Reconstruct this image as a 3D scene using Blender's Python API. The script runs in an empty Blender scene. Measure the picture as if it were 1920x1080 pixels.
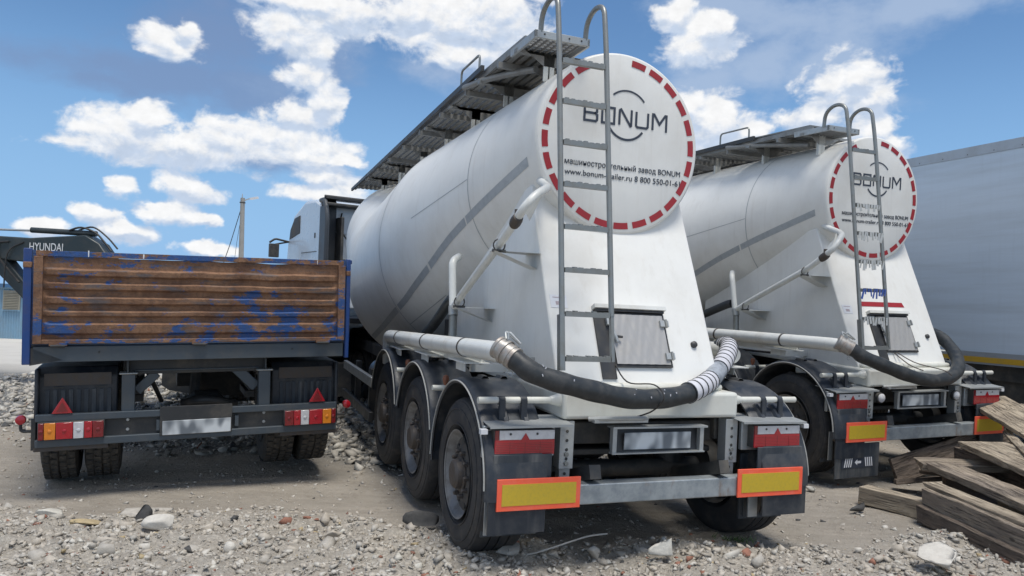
import bpy, math, random
import numpy as np
from mathutils import Vector, Matrix, Euler
R = math.radians
random.seed(7)
SC = bpy.context.scene
COL = SC.collection

# ------------------------------------------------------------------ camera
CAM_H, F_PX, PITCH, ROLL = 1.71, 1385.0, 0.0226, 0.035
cam = bpy.data.cameras.new('camera'); cam_o = bpy.data.objects.new('camera', cam); COL.objects.link(cam_o)
cam.sensor_width = 36; cam.lens = F_PX / 1920 * 36; cam.clip_start = 0.1; cam.clip_end = 4000
cp, sp, cr, sr = math.cos(PITCH), math.sin(PITCH), math.cos(ROLL), math.sin(ROLL)
X0, U0, FW = Vector((1, 0, 0)), Vector((0, -sp, cp)), Vector((0, cp, sp))
RR = X0 * cr + U0 * sr; UU = -X0 * sr + U0 * cr; BK = -FW
cam_o.matrix_world = Matrix(((RR.x, UU.x, BK.x, 0), (RR.y, UU.y, BK.y, 0), (RR.z, UU.z, BK.z, CAM_H), (0, 0, 0, 1)))
SC.camera = cam_o

# ------------------------------------------------------------------ light
SUN_EL, SUN_AZ = 74.0, 150.0            # azimuth clockwise from +Y (view direction): behind and to the right
SC.view_settings.view_transform = 'Standard'; SC.view_settings.look = 'None'
SC.view_settings.exposure = 0.40; SC.view_settings.gamma = 1
SC.view_settings.use_curve_mapping = False
sd = Vector((math.sin(R(SUN_AZ)) * math.cos(R(SUN_EL)), math.cos(R(SUN_AZ)) * math.cos(R(SUN_EL)), math.sin(R(SUN_EL))))
sun = bpy.data.lights.new('sun', 'SUN'); sun.energy = 2.6; sun.angle = R(22); sun.color = (1, .95, .86)
sun_o = bpy.data.objects.new('sun', sun); COL.objects.link(sun_o)
sun_o.rotation_euler = (-sd).to_track_quat('-Z', 'Y').to_euler()

W = bpy.data.worlds.new('World'); SC.world = W; W.use_nodes = True
nt = W.node_tree; nt.nodes.clear(); N = nt.nodes.new; L = nt.links.new
def wmath(op, a, b=None, c=None, clamp=False):
    n = N('ShaderNodeMath'); n.operation = op; n.use_clamp = clamp
    for i, v in enumerate((a, b, c)):
        if v is None: continue
        if isinstance(v, (int, float)): n.inputs[i].default_value = v
        else: L(v, n.inputs[i])
    return n.outputs[0]
sky = N('ShaderNodeTexSky'); sky.sky_type = 'NISHITA'; sky.sun_disc = False
sky.sun_elevation = R(SUN_EL); sky.sun_rotation = R(SUN_AZ); sky.air_density = 1.0; sky.dust_density = 0.15; sky.ozone_density = 2.2
hs = N('ShaderNodeHueSaturation'); hs.inputs['Saturation'].default_value = 1.16; hs.inputs['Value'].default_value = 1.0
L(sky.outputs[0], hs.inputs['Color'])
tc = N('ShaderNodeTexCoord'); sx = N('ShaderNodeSeparateXYZ'); L(tc.outputs['Generated'], sx.inputs[0])
az = wmath('MULTIPLY', wmath('ARCTAN2', sx.outputs[0], sx.outputs[1]), 180 / math.pi)
el = wmath('MULTIPLY', wmath('ARCSINE', sx.outputs[2]), 180 / math.pi)
ae = N('ShaderNodeCombineXYZ'); L(az, ae.inputs[0]); L(el, ae.inputs[1])
# cumulus (CW) and flat grey cloud (CG): azimuth, elevation, half width, half height in degrees
CW = [(-24.2,10.3,6.9,1.5),(-27.9,10.6,2.5,1.8),(-27.0,11.9,1.7,1.1),(-21.4,11.1,3.3,1.7),(-18.1,11.3,3.1,1.7),(-15.7,10.6,2.9,1.7),(-14.9,14.5,1.5,2.1),(-16.2,16.2,1.7,1.2),(-16.6,13.4,1.7,1.1),(-25.5,17.0,1.8,1.4),(-24.5,18.0,0.9,1.0),(-16.9,19.1,3.3,1.9),(-15.4,21.2,6.0,1.0),(-13.8,20.5,2.4,1.4),(-15.5,17.8,2.0,1.3),(-14.5,9.1,2.4,1.0),(-13.4,10.2,1.8,0.5),(-27.9,7.1,1.1,0.7),(-24.1,7.5,1.9,1.0),(-29.7,5.1,1.2,0.7),(-25.3,5.6,2.1,0.8),(-23.3,5.3,1.6,0.5),(-27.3,4.1,2.0,0.7),(-32.3,4.0,1.4,0.6),(-22.6,3.2,2.1,0.5),(-14.5,7.9,3.2,0.7),(-4.9,20.8,6.2,2.2),(-7.8,21.3,3.9,1.6),(-1.6,21.5,3.3,2.2),(-4.4,18.7,3.3,1.1),(12.9,19.3,2.5,1.4),(12.0,21.6,1.8,1.1),(14.4,20.3,2.3,1.2),(15.0,13.6,2.9,1.8),(13.4,14.8,1.8,1.5),(17.3,13.1,1.5,1.1),(24.5,16.4,2.4,1.7),(23.1,15.6,2.1,1.7),(25.9,15.0,1.3,1.2),(22.1,14.2,2.1,1.1),(25.4,12.9,2.0,1.3),(26.9,11.7,1.5,0.9),
      (60,18,16,7),(95,30,18,9),(130,22,22,10),(172,26,20,12),(-172,20,14,9),(-140,30,20,10),(-105,24,24,13),(-68,22,16,10),(-90,50,24,10),(150,50,22,9)]  # unseen clouds; those behind and left added to brighten rear and left faces
CG = [(-26.1,14.6,8.6,1.7),(-22.8,18.2,6.3,3.2),(-20.1,14.5,5.3,2.2),(-29.3,14.0,3.9,1.0),(-20.6,9.8,8.0,1.0),(-15.2,17.1,3.5,2.9),(20.8,20.2,9.2,2.6),(14.5,17.0,4.6,2.0),(28.4,20.5,7.7,1.2),(18.3,18.2,5.4,2.7),(-3.9,17.6,5.4,1.3),(23.0,17.9,4.1,2.1),(15.1,21.7,4.6,1.7),(24.5,14.6,3.0,1.4)]
def noise2(scale, detail, off=(0, 0), rough=.6, sy=1.5, dist=0.0):
    m = N('ShaderNodeMapping'); L(ae.outputs[0], m.inputs[0]); m.inputs[1].default_value = (off[0], off[1], 0); m.inputs[3].default_value = (scale, scale * sy, 1)
    n = N('ShaderNodeTexNoise'); n.noise_dimensions = '2D'; n.inputs['Scale'].default_value = 1; n.inputs['Detail'].default_value = detail; n.inputs['Roughness'].default_value = rough
    n.inputs['Distortion'].default_value = dist
    L(m.outputs[0], n.inputs['Vector']); return n.outputs['Fac']
# domain warp so that the blobs lose their elliptical outline
w1, w2 = noise2(.28, 4, (3, 9), .6, 1.3), noise2(.28, 4, (43, 71), .6, 1.3)
wc = N('ShaderNodeCombineXYZ'); L(wmath('MULTIPLY_ADD', w1, 3.0, -1.5), wc.inputs[0]); L(wmath('MULTIPLY_ADD', w2, 1.5, -.75), wc.inputs[1])
wp = N('ShaderNodeVectorMath'); wp.operation = 'ADD'; L(ae.outputs[0], wp.inputs[0]); L(wc.outputs[0], wp.inputs[1])
def field(blobs, dx=0, dy=0):
    cur = None
    for i, (a, e, rx, ry) in enumerate(blobs):
        m = N('ShaderNodeMapping')
        if i % 8: L(base, m.inputs[0])
        elif cur is None: base = wp.outputs[0]; L(base, m.inputs[0])
        else:                                  # evaluated one after the other (keeps the shader's stack small)
            q = N('ShaderNodeVectorMath'); q.operation = 'MULTIPLY_ADD'; L(cur, q.inputs[0]); q.inputs[1].default_value = (1e-9, 1e-9, 0); L(wp.outputs[0], q.inputs[2]); base = q.outputs[0]; L(base, m.inputs[0])
        m.inputs[3].default_value = (1 / rx, 1 / ry, 1); m.inputs[1].default_value = (-(a + dx) / rx, -(e + dy) / ry, 0)
        v = N('ShaderNodeVectorMath'); v.operation = 'LENGTH'; L(m.outputs[0], v.inputs[0])
        if cur is None: cur = v.outputs['Value']
        else: cur = wmath('SMOOTH_MIN', cur, v.outputs['Value'], .35)
    return wmath('SUBTRACT', 1.12, cur)
def ramp(v, a, b):
    m = N('ShaderNodeMapRange'); m.interpolation_type = 'SMOOTHSTEP'; L(v, m.inputs[0]); m.inputs[1].default_value = a; m.inputs[2].default_value = b; return m.outputs[0]
def mixc(f, a, b):
    m = N('ShaderNodeMix'); m.data_type = 'RGBA'
    if isinstance(f, (int, float)): m.inputs[0].default_value = f
    else: L(f, m.inputs[0])
    for v, i in ((a, 6), (b, 7)):
        if isinstance(v, tuple): m.inputs[i].default_value = (*v, 1)
        else: L(v, m.inputs[i])
    return m.outputs[2]
nA = noise2(.34, 8, (0, 0), .56, 1.45, .2); nB = noise2(.34, 8, (.07, -.24), .56, 1.45, .2)   # nB: the same noise a little higher up
nW = noise2(.16, 7, (11, 5), .6, 1.8)
fw = wmath('ADD', field(CW), wmath('MULTIPLY_ADD', nA, 1.9, -.90))
fw_up = wmath('ADD', field(CW, 0, -.75), wmath('MULTIPLY_ADD', nB, 1.9, -.90))
fg = wmath('ADD', field(CG), wmath('MULTIPLY_ADD', nW, 1.8, -.9))
a_w = ramp(fw, -.16, .42); a_g = ramp(fg, -.2, .95)
lit = ramp(wmath('SUBTRACT', fw, fw_up), -.45, .50)
thick = ramp(fw, .1, 1.2)
cw_col = mixc(lit, (.58, .68, .84), (1.0, 1.0, 1.0))
cg_col = mixc(ramp(wmath('ADD', az, wmath('MULTIPLY', nW, 18)), -12, 10), (.26, .38, .64), (.56, .70, .93))
ndet = noise2(.9, 6, (5, 1), .6, 1.4)
skyscale = N('ShaderNodeVectorMath'); skyscale.operation = 'SCALE'; L(hs.outputs[0], skyscale.inputs[0]); skyscale.inputs['Scale'].default_value = 0.125
L(wmath('MULTIPLY', .098, ramp(el, -14, 16)), skyscale.inputs['Scale'])
g1 = N('ShaderNodeVectorMath'); g1.operation = 'SCALE'; L(cg_col, g1.inputs[0]); g1.inputs['Scale'].default_value = .60
w_1 = N('ShaderNodeVectorMath'); w_1.operation = 'SCALE'; L(cw_col, w_1.inputs[0]); L(wmath('MULTIPLY_ADD', ndet, .18, .64), w_1.inputs['Scale'])
base_sky = mixc(wmath('MULTIPLY', wmath('SUBTRACT', 1.0, ramp(el, -1, 20)), .85), skyscale.outputs[0], (.21, .41, .71))
c1 = mixc(wmath('MULTIPLY', a_g, .75), base_sky, g1.outputs[0])
c2 = mixc(wmath('MULTIPLY', a_w, .97), c1, w_1.outputs[0])
W.cycles.sampling_method = 'NONE'
bg = N('ShaderNodeBackground'); L(c2, bg.inputs[0]); bg.inputs[1].default_value = 1.0
wo = N('ShaderNodeOutputWorld'); L(bg.outputs[0], wo.inputs[0])

# ------------------------------------------------------------------ materials
def new_mat(name):
    m = bpy.data.materials.new(name); m.use_nodes = True
    t = m.node_tree; p = t.nodes['Principled BSDF']; return m, t, p
def coords(t, scale=(1, 1, 1), kind='Object'):
    c = t.nodes.new('ShaderNodeTexCoord'); mp = t.nodes.new('ShaderNodeMapping'); t.links.new(c.outputs[kind], mp.inputs[0]); mp.inputs[3].default_value = scale
    return mp.outputs[0]
def tnoise(t, vec, scale, detail=5, rough=.6, dist=0):
    n = t.nodes.new('ShaderNodeTexNoise'); n.inputs['Scale'].default_value = scale; n.inputs['Detail'].default_value = detail
    n.inputs['Roughness'].default_value = rough; n.inputs['Distortion'].default_value = dist; t.links.new(vec, n.inputs['Vector']); return n.outputs['Fac']
def tramp(t, v, a, b, c=0.0, d=1.0):
    m = t.nodes.new('ShaderNodeMapRange'); m.interpolation_type = 'SMOOTHSTEP'; t.links.new(v, m.inputs[0])
    m.inputs[1].default_value = a; m.inputs[2].default_value = b; m.inputs[3].default_value = c; m.inputs[4].default_value = d; return m.outputs[0]
def tmix(t, f, a, b):
    m = t.nodes.new('ShaderNodeMix'); m.data_type = 'RGBA'
    if isinstance(f, (int, float)): m.inputs[0].default_value = f
    else: t.links.new(f, m.inputs[0])
    for v, i in ((a, 6), (b, 7)):
        if isinstance(v, tuple): m.inputs[i].default_value = (*v, 1)
        else: t.links.new(v, m.inputs[i])
    return m.outputs[2]
def tmath(t, op, a, b):
    n = t.nodes.new('ShaderNodeMath'); n.operation = op
    for i, v in enumerate((a, b)):
        if isinstance(v, (int, float)): n.inputs[i].default_value = v
        else: t.links.new(v, n.inputs[i])
    return n.outputs[0]
def bump(t, p, v, dist, strength=1.0):
    b = t.nodes.new('ShaderNodeBump'); b.inputs['Distance'].default_value = dist; b.inputs['Strength'].default_value = strength
    t.links.new(v, b.inputs['Height']); t.links.new(b.outputs[0], p.inputs['Normal'])
def mat(name, col, rough=.5, metal=0, dirt=(.30, .26, .20), amount=.3, scale=6, stretch=(1, 1, 1), rvar=.12, bmp=0.0, bscale=40, coat=0, streak=0, spec=.5):
    m, t, p = new_mat(name)
    v = coords(t, stretch)
    n1 = tnoise(t, v, scale, 6, .65)
    f = tramp(t, n1, .40, .78, 0, amount)
    c = tmix(t, f, col, dirt)
    if streak:
        v2 = coords(t, (7, 7, .5)); n2 = tnoise(t, v2, 2.2, 5, .6)
        c = tmix(t, tramp(t, n2, .50, .80, 0, streak), c, dirt)
    n3 = tnoise(t, v, scale * 5, 4, .6)
    c = tmix(t, tramp(t, n3, .3, .8, 0, amount * .35), c, tuple(x * .7 for x in col))
    t.links.new(c, p.inputs['Base Color'])
    t.links.new(tramp(t, n1, .3, .8, rough - rvar * .5, min(1, rough + rvar)), p.inputs['Roughness'])
    p.inputs['Metallic'].default_value = metal; p.inputs['Specular IOR Level'].default_value = spec
    p.inputs['Coat Weight'].default_value = coat; p.inputs['Coat Roughness'].default_value = .12
    if bmp: bump(t, p, tnoise(t, v, bscale, 4), bmp)
    return m
M = {}
M['white'] = mat('white_paint', (.78, .775, .74), .46, 0, (.50, .455, .385), .38, 1.3, (1, 1, .8), .06, .0, 1.1, .08, .22, .35)
M['white_dirty'] = mat('white_paint_dirty', (.70, .71, .68), .42, 0, (.34, .30, .24), .45, 3, (1, 1, 1), .15, .0015, 20, .1, .30)
M['cream'] = mat('cream_paint', (.68, .68, .62), .40, 0, (.36, .31, .24), .35, 3, (1, 1, 1), .15, .001, 20, .1, .25)
M['seam'] = mat('weld_seam_paint', (.40, .42, .43), .45, 0, (.3, .28, .25), .4, 8)
M['galv'] = mat('galvanised_steel', (.44, .46, .46), .48, .55, (.26, .23, .19), .35, 9, rvar=.2, bmp=.0008)
M['rail'] = mat('dull_rail_metal', (.27, .28, .27), .42, .55, (.17, .15, .12), .4, 12, rvar=.2)
M['grating'] = mat('walkway_metal', (.28, .28, .27), .55, .45, (.14, .13, .12), .5, 6, rvar=.2)
M['dkmetal'] = mat('dark_metal', (.045, .047, .05), .5, .3, (.20, .17, .13), .35, 5, rvar=.2)
M['chassis'] = mat('black_chassis_paint', (.034, .036, .038), .6, .0, (.20, .175, .14), .55, 4, rvar=.2)
M['rubber'] = mat('hose_rubber', (.022, .026, .029), .50, 0, (.17, .16, .15), .28, 14, rvar=.2, bmp=.001, bscale=60)
M['tyre'] = mat('tyre_rubber', (.030, .031, .034), .72, 0, (.17, .145, .115), .50, 7, rvar=.15, bmp=.001, bscale=70)
M['tyre_dusty'] = mat('dusty_tyre_rubber', (.050, .047, .043), .85, 0, (.20, .17, .13), .65, 22, rvar=.1, bmp=.006, bscale=38)
M['plastic'] = mat('black_mudguard_plastic', (.020, .026, .036), .46, 0, (.20, .19, .17), .38, 4, rvar=.2, bmp=.001, bscale=30, streak=.25)
M['flap'] = mat('mud_flap_rubber', (.028, .038, .050), .55, 0, (.26, .25, .23), .5, 6, (1, 1, .25), .2, .001, 30, 0, .5)
M['rim'] = mat('wheel_rim_metal', (.22, .22, .22), .6, .3, (.09, .075, .06), .7, 12, rvar=.2)
M['disc'] = mat('wheel_disc_metal', (.075, .072, .07), .65, .2, (.15, .12, .09), .6, 14)
M['hub'] = mat('hub_metal', (.09, .08, .075), .6, .4, (.16, .12, .08), .6, 20, rvar=.2)
M['trim'] = mat('pale_edge_trim', (.40, .40, .38), .5, 0, (.3, .27, .22), .4, 14)
M['redtape'] = mat('red_reflective_tape', (.36, .022, .028), .35, 0, (.20, .03, .03), .35, 14, rvar=.1)
M['greytape'] = mat('grey_reflective_tape', (.44, .47, .49), .35, .1, (.22, .24, .26), .4, 16, rvar=.1)
M['fluor'] = mat('fluorescent_red_border', (.95, .13, .06), .45, 0, (.8, .30, .24), .3, 14, rvar=.1)
M['yellow'] = mat('yellow_reflector', (.60, .42, .035), .35, 0, (.38, .30, .06), .45, 60, rvar=.1)
M['logo'] = mat('navy_lettering', (.035, .045, .065), .45, 0, (.1, .1, .12), .2, 20)
M['lensred'] = mat('red_lamp_lens', (.42, .012, .022), .16, 0, (.22, .03, .03), .3, 20, coat=.6)
M['lensdark'] = mat('dark_red_lens', (.20, .012, .016), .2, 0, (.15, .03, .03), .3, 20, coat=.6)
M['lensclear'] = mat('clear_lamp_lens', (.62, .62, .63), .18, 0, (.3, .25, .25), .35, 30, coat=.6)
M['amber'] = mat('amber_lens', (.75, .24, .02), .2, 0, (.4, .15, .03), .3, 20, coat=.5)
M['brown_lens'] = mat('faded_amber_marker', (.25, .09, .045), .5, 0, (.15, .08, .05), .4, 20)
M['hatch'] = mat('quilted_aluminium', (.42, .41, .395), .45, .3, (.25, .23, .21), .35, 5, rvar=.2)
M['sticker'] = mat('paper_sticker', (.72, .73, .75), .5, 0, (.5, .5, .52), .3, 10)
M['stickerink'] = mat('sticker_ink', (.42, .35, .36), .5)
M['plate'] = None
M['brass'] = mat('coupling_metal', (.36, .35, .33), .45, .5, (.30, .17, .10), .55, 16, rvar=.2)
M['tape'] = mat('white_wrapping_tape', (.62, .62, .66), .55, 0, (.30, .30, .30), .4, 12)
M['worn'] = mat('worn_grey_sleeve', (.36, .39, .43), .55, 0, (.06, .07, .08), .95, 11, rvar=.1)
M['blue'] = mat('blue_paint', (.010, .050, .20), .45, 0, (.10, .08, .08), .35, 5, rvar=.2, streak=.2)
M['greysteel'] = mat('grey_blue_steel', (.070, .088, .105), .5, .2, (.15, .14, .12), .45, 5, rvar=.2, streak=.2)
M['yellowplastic'] = mat('yellow_plastic', (.60, .45, .12), .5, 0, (.35, .28, .12), .4, 8)
M['excavator'] = mat('dark_green_grey_paint', (.022, .034, .038), .42, 0, (.14, .13, .11), .3, 3, rvar=.2)
M['whitetxt'] = mat('white_lettering', (.75, .76, .76), .5, 0, (.4, .4, .4), .3, 10)
M['boxpanel'] = mat('grey_van_panel', (.56, .64, .72), .38, .0, (.34, .37, .39), .45, .9, (1, .35, 5), .12, .002, .8, .1, .15)
M['railalu'] = mat('aluminium_rail', (.40, .43, .46), .4, .4, (.25, .25, .25), .35, 4)
M['yellowtape'] = mat('yellow_contour_tape', (.55, .33, .03), .45, 0, (.35, .26, .08), .4, 10)
M['cabwhite'] = mat('cab_white_paint', (.62, .68, .74), .3, 0, (.4, .4, .38), .2, 2, coat=.4, streak=.1)
M['fairing'] = mat('dark_fairing', (.050, .058, .068), .45, 0, (.15, .14, .13), .25, 3)
M['shedblue'] = mat('shed_blue_paint', (.20, .34, .46), .6, 0, (.22, .25, .26), .4, 2, streak=.25)
M['shedroof'] = mat('shed_roof_blue', (.035, .12, .25), .5, 0, (.15, .16, .16), .3, 2)
M['vent'] = mat('vent_metal', (.33, .31, .25), .6, 0, (.2, .18, .14), .4, 5)
M['concretepole'] = mat('concrete_pole', (.30, .29, .27), .85, 0, (.2, .19, .17), .4, 3)
M['cable'] = mat('black_cable', (.02, .02, .022), .6)
M['grass'] = mat('weed_green', (.06, .11, .03), .6, 0, (.12, .13, .05), .4, 20)
M['stripblue'] = mat('blue_plastic_strip', (.04, .10, .38), .5)
M['stripwhite'] = mat('torn_plastic_strip', (.55, .57, .57), .5, 0, (.3, .28, .2), .6, 30)

# blurred registration plate: pale field with soft grey smears of its own
def plate_mat():
    m, t, p = new_mat('number_plate_face'); v = coords(t, (9, 1, 5)); n = tnoise(t, v, 1.1, 1, .4)
    c = tmix(t, tramp(t, n, .35, .62), (.16, .18, .20), (.66, .69, .70)); t.links.new(c, p.inputs['Base Color']); p.inputs['Roughness'].default_value = .45; return m
M['plate'] = plate_mat()
# rusty corrugated gate: rust with remains of blue paint (horizontal scuffs)
def rust_mat():
    m, t, p = new_mat('rust_with_blue_remains')
    v = coords(t, (1, 1, 1)); n1 = tnoise(t, v, 5, 8, .7); n2 = tnoise(t, v, 42, 6, .7)
    rust = tmix(t, tramp(t, n1, .3, .7), (.135, .066, .038), (.30, .165, .092))
    rust = tmix(t, tramp(t, n2, .45, .75, 0, .6), rust, (.07, .040, .028))
    nb = tnoise(t, coords(t, (2.2, 1, 4.5)), 1.7, 10, .72, .1)
    nb2 = tnoise(t, coords(t, (.8, 1, .8)), 2.2, 2, .5); chip = tnoise(t, coords(t, (1, 1, 1.6)), 55, 5, .7)
    zz = t.nodes.new('ShaderNodeSeparateXYZ'); t.links.new(coords(t), zz.inputs[0])
    low = tramp(t, zz.outputs[2], 1.60, 1.33, 0, .045)            # more paint is left along the lowest ribs
    top = tramp(t, zz.outputs[2], 1.90, 1.95, 0, .10)
    bf = tramp(t, tmath(t, 'ADD', tmath(t, 'ADD', tmath(t, 'ADD', nb, tmath(t, 'MULTIPLY', nb2, .45)), tmath(t, 'MULTIPLY', chip, .16)), tmath(t, 'ADD', low, top)), .885, .915)
    slate = tramp(t, tnoise(t, coords(t, (1.6, 1, 8)), 2.1, 5, .6), .52, .66, 0, .7)
    c = tmix(t, slate, rust, (.085, .092, .105))
    blue = tmix(t, tramp(t, n2, .35, .75), (.016, .075, .26), (.045, .075, .15))
    c = tmix(t, bf, c, blue)
    wf = tramp(t, tnoise(t, coords(t, (5, 1, 22)), 3.0, 4, .6), .74, .76)
    c = tmix(t, wf, c, (.65, .68, .72))
    t.links.new(c, p.inputs['Base Color']); p.inputs['Roughness'].default_value = .72
    t.links.new(tramp(t, bf, 0, 1, .8, .42), p.inputs['Roughness'])
    bump(t, p, tmath(t, 'ADD', n2, tmath(t, 'MULTIPLY', n1, 2.0)), .006); return m
M['rust'] = rust_mat()
def beam_mat():
    m, t, p = new_mat('galvanised_beam_with_rust'); v = coords(t)
    n = tnoise(t, v, 9, 6, .7); n2 = tnoise(t, coords(t, (2.2, 1, 1)), 1.6, 5, .6)
    c = tmix(t, tramp(t, n, .3, .7), (.40, .43, .44), (.25, .28, .30)); c = tmix(t, tramp(t, n2, .54, .64, 0, .85), c, (.23, .15, .10))
    t.links.new(c, p.inputs['Base Color']); p.inputs['Metallic'].default_value = .4; p.inputs['Roughness'].default_value = .5; return m
M['beam'] = beam_mat()
def wood_mat(name, a, b, dark):
    m, t, p = new_mat(name)
    v = coords(t, (1.2, 14, 14)); n = tnoise(t, v, 2.4, 8, .7, 1.0); n2 = tnoise(t, coords(t, (.9, 4, 4)), 1.6, 6, .7)
    n3 = tnoise(t, coords(t, (1.6, 48, 48)), 2.0, 6, .75, .4); n4 = tnoise(t, coords(t), 26, 6, .75)
    kn = t.nodes.new('ShaderNodeTexVoronoi'); kn.inputs['Scale'].default_value = 2.2; t.links.new(coords(t, (1.0, 2.2, 2.2)), kn.inputs['Vector'])
    c = tmix(t, tramp(t, n, .35, .65), a, b); c = tmix(t, tramp(t, n2, .42, .66, 0, .85), c, dark)
    c = tmix(t, tramp(t, n3, .54, .64, 0, .85), c, tuple(x * .30 for x in dark))
    c = tmix(t, tramp(t, n4, .55, .75, 0, .5), c, (.36, .32, .26))
    c = tmix(t, tramp(t, kn.outputs['Distance'], .085, .05, 0, .8), c, tuple(x * .4 for x in dark))
    t.links.new(c, p.inputs['Base Color']); p.inputs['Roughness'].default_value = .9
    bump(t, p, tmath(t, 'SUBTRACT', n4, tmath(t, 'MULTIPLY', tramp(t, n3, .5, .66), 1.4)), .008); return m
M['woodA'] = wood_mat('weathered_wood', (.42, .345, .26), (.33, .27, .205), (.22, .18, .145))
M['woodB'] = wood_mat('dark_weathered_wood', (.25, .195, .15), (.18, .14, .11), (.11, .088, .072))
M['woodC'] = wood_mat('pale_dusty_wood', (.52, .44, .33), (.40, .33, .24), (.27, .22, .165))
def stone(name, a, b):
    m, t, p = new_mat(name); v = coords(t); n = tnoise(t, v, 16, 6, .7); n2 = tnoise(t, v, 90, 4, .6)
    c = tmix(t, tramp(t, n, .3, .7), a, b); c = tmix(t, tramp(t, n2, .5, .8, 0, .45), c, tuple(x * .6 for x in a))
    t.links.new(c, p.inputs['Base Color']); p.inputs['Roughness'].default_value = .92; bump(t, p, n2, .003); return m
ST = [stone('stone_grey', (.47, .44, .39), (.36, .335, .295)), stone('stone_tan', (.50, .455, .39), (.39, .35, .295)), stone('stone_pale', (.60, .57, .51), (.48, .45, .40)),
      stone('stone_dark', (.10, .098, .095), (.06, .06, .06)), stone('stone_brick', (.33, .15, .10), (.24, .12, .085)), stone('stone_ochre', (.46, .36, .20), (.36, .29, .18)),
      stone('stone_white', (.60, .58, .52), (.46, .44, .39))]

# ------------------------------------------------------------------ geometry helper
class G:
    def __init__(s): s.v = []; s.f = []; s.m = []; s.mats = []
    def mi(s, m):
        if m not in s.mats: s.mats.append(m)
        return s.mats.index(m)
    def add(s, vs, fs, m):
        o = len(s.v); k = s.mi(m); s.v += [tuple(p) for p in vs]
        for f in fs: s.f.append([i + o for i in f]); s.m.append(k)
    def box(s, lo, hi, m, rot=None, piv=None):
        x0, y0, z0 = lo; x1, y1, z1 = hi
        vs = [Vector(p) for p in ((x0,y0,z0),(x1,y0,z0),(x1,y1,z0),(x0,y1,z0),(x0,y0,z1),(x1,y0,z1),(x1,y1,z1),(x0,y1,z1))]
        if rot is not None:
            c = Vector(piv) if piv else Vector(((x0+x1)/2,(y0+y1)/2,(z0+z1)/2)); r = Euler(rot).to_matrix(); vs = [r @ (p - c) + c for p in vs]
        s.add(vs, [(0,3,2,1),(4,5,6,7),(0,1,5,4),(1,2,6,5),(2,3,7,6),(3,0,4,7)], m); return s
    def beam(s, a, b, w, h, m, up=(0, 0, 1)):
        a, b = Vector(a), Vector(b); d = (b - a).normalized(); sd_ = d.cross(Vector(up)).normalized(); u = sd_.cross(d)
        vs = [p + sd_ * i * w / 2 + u * j * h / 2 for p in (a, b) for i, j in ((-1,-1),(1,-1),(1,1),(-1,1))]
        s.add(vs, [(0,1,2,3),(7,6,5,4),(0,4,5,1),(1,5,6,2),(2,6,7,3),(3,7,4,0)], m); return s
    def tube(s, path, r, m, n=10, closed=False, cap=True):
        P = [Vector(p) for p in path]; rs = r if isinstance(r, (list, tuple)) else [r] * len(P)
        T = []
        for i in range(len(P)):
            if closed: d = P[(i+1) % len(P)] - P[i-1]
            else: d = P[min(i+1, len(P)-1)] - P[max(i-1, 0)]
            T.append(d.normalized())
        nrm = T[0].orthogonal().normalized(); vs = []
        for i, p in enumerate(P):
            if i: nrm = (T[i-1].rotation_difference(T[i]) @ nrm); nrm = (nrm - T[i] * nrm.dot(T[i])).normalized()
            b = T[i].cross(nrm)
            for k in range(n):
                a = 2 * math.pi * k / n; vs.append(p + (nrm * math.cos(a) + b * math.sin(a)) * rs[i])
        fs = []
        for i in range(len(P) - (0 if closed else 1)):
            for k in range(n):
                j = (i + 1) % len(P); fs.append((i*n+k, i*n+(k+1) % n, j*n+(k+1) % n, j*n+k))
        if cap and not closed: fs += [tuple(range(n))[::-1], tuple(range((len(P)-1)*n, len(P)*n))]
        s.add(vs, fs, m); return s
    def lathe(s, prof, o, ax, m, n=32, caps=True, mlist=None):
        """prof: (distance along ax, radius)"""
        o = Vector(o); ax = Vector(ax).normalized(); u = ax.orthogonal().normalized(); w = ax.cross(u)
        vs = [o + ax * a + (u * math.cos(2*math.pi*k/n) + w * math.sin(2*math.pi*k/n)) * r for a, r in prof for k in range(n)]
        for i in range(len(prof) - 1):
            fs = [(i*n+k, i*n+(k+1) % n, (i+1)*n+(k+1) % n, (i+1)*n+k) for k in range(n)]
            if i == 0: base = len(s.v); s.v += [tuple(p) for p in vs]
            k_ = s.mi(mlist[i] if mlist else m)
            for f in fs: s.f.append([q + base for q in f]); s.m.append(k_)
        if caps:
            s.f.append([base + k for k in range(n)][::-1]); s.m.append(s.mi(mlist[0] if mlist else m))
            s.f.append([base + (len(prof)-1)*n + k for k in range(n)]); s.m.append(s.mi(mlist[-1] if mlist else m))
        return s
    def prism(s, poly, axis, a, b, m):
        """poly: 2D points in the plane of the two other axes"""
        n = len(poly)
        def pt(p, t):
            q = list(p); q.insert(axis, t); return q
        vs = [pt(p, a) for p in poly] + [pt(p, b) for p in poly]
        s.add(vs, [tuple(range(n))[::-1], tuple(range(n, 2*n))] + [(i, (i+1) % n, n+(i+1) % n, n+i) for i in range(n)], m); return s
    def build(s, name, parent=None, bevel=0, angle=38, seg=2):
        me = bpy.data.meshes.new(name); me.from_pydata(s.v, [], s.f)
        for mm in s.mats: me.materials.append(mm)
        me.polygons.foreach_set('material_index', s.m); me.polygons.foreach_set('use_smooth', [True] * len(s.f))
        me.set_sharp_from_angle(angle=R(angle)); me.update()
        o = bpy.data.objects.new(name, me); COL.objects.link(o)
        if parent is not None: o.parent = parent
        if bevel:
            b = o.modifiers.new('bevel', 'BEVEL'); b.width = bevel; b.segments = seg; b.limit_method = 'ANGLE'; b.angle_limit = R(40); b.harden_normals = False
        return o
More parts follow.
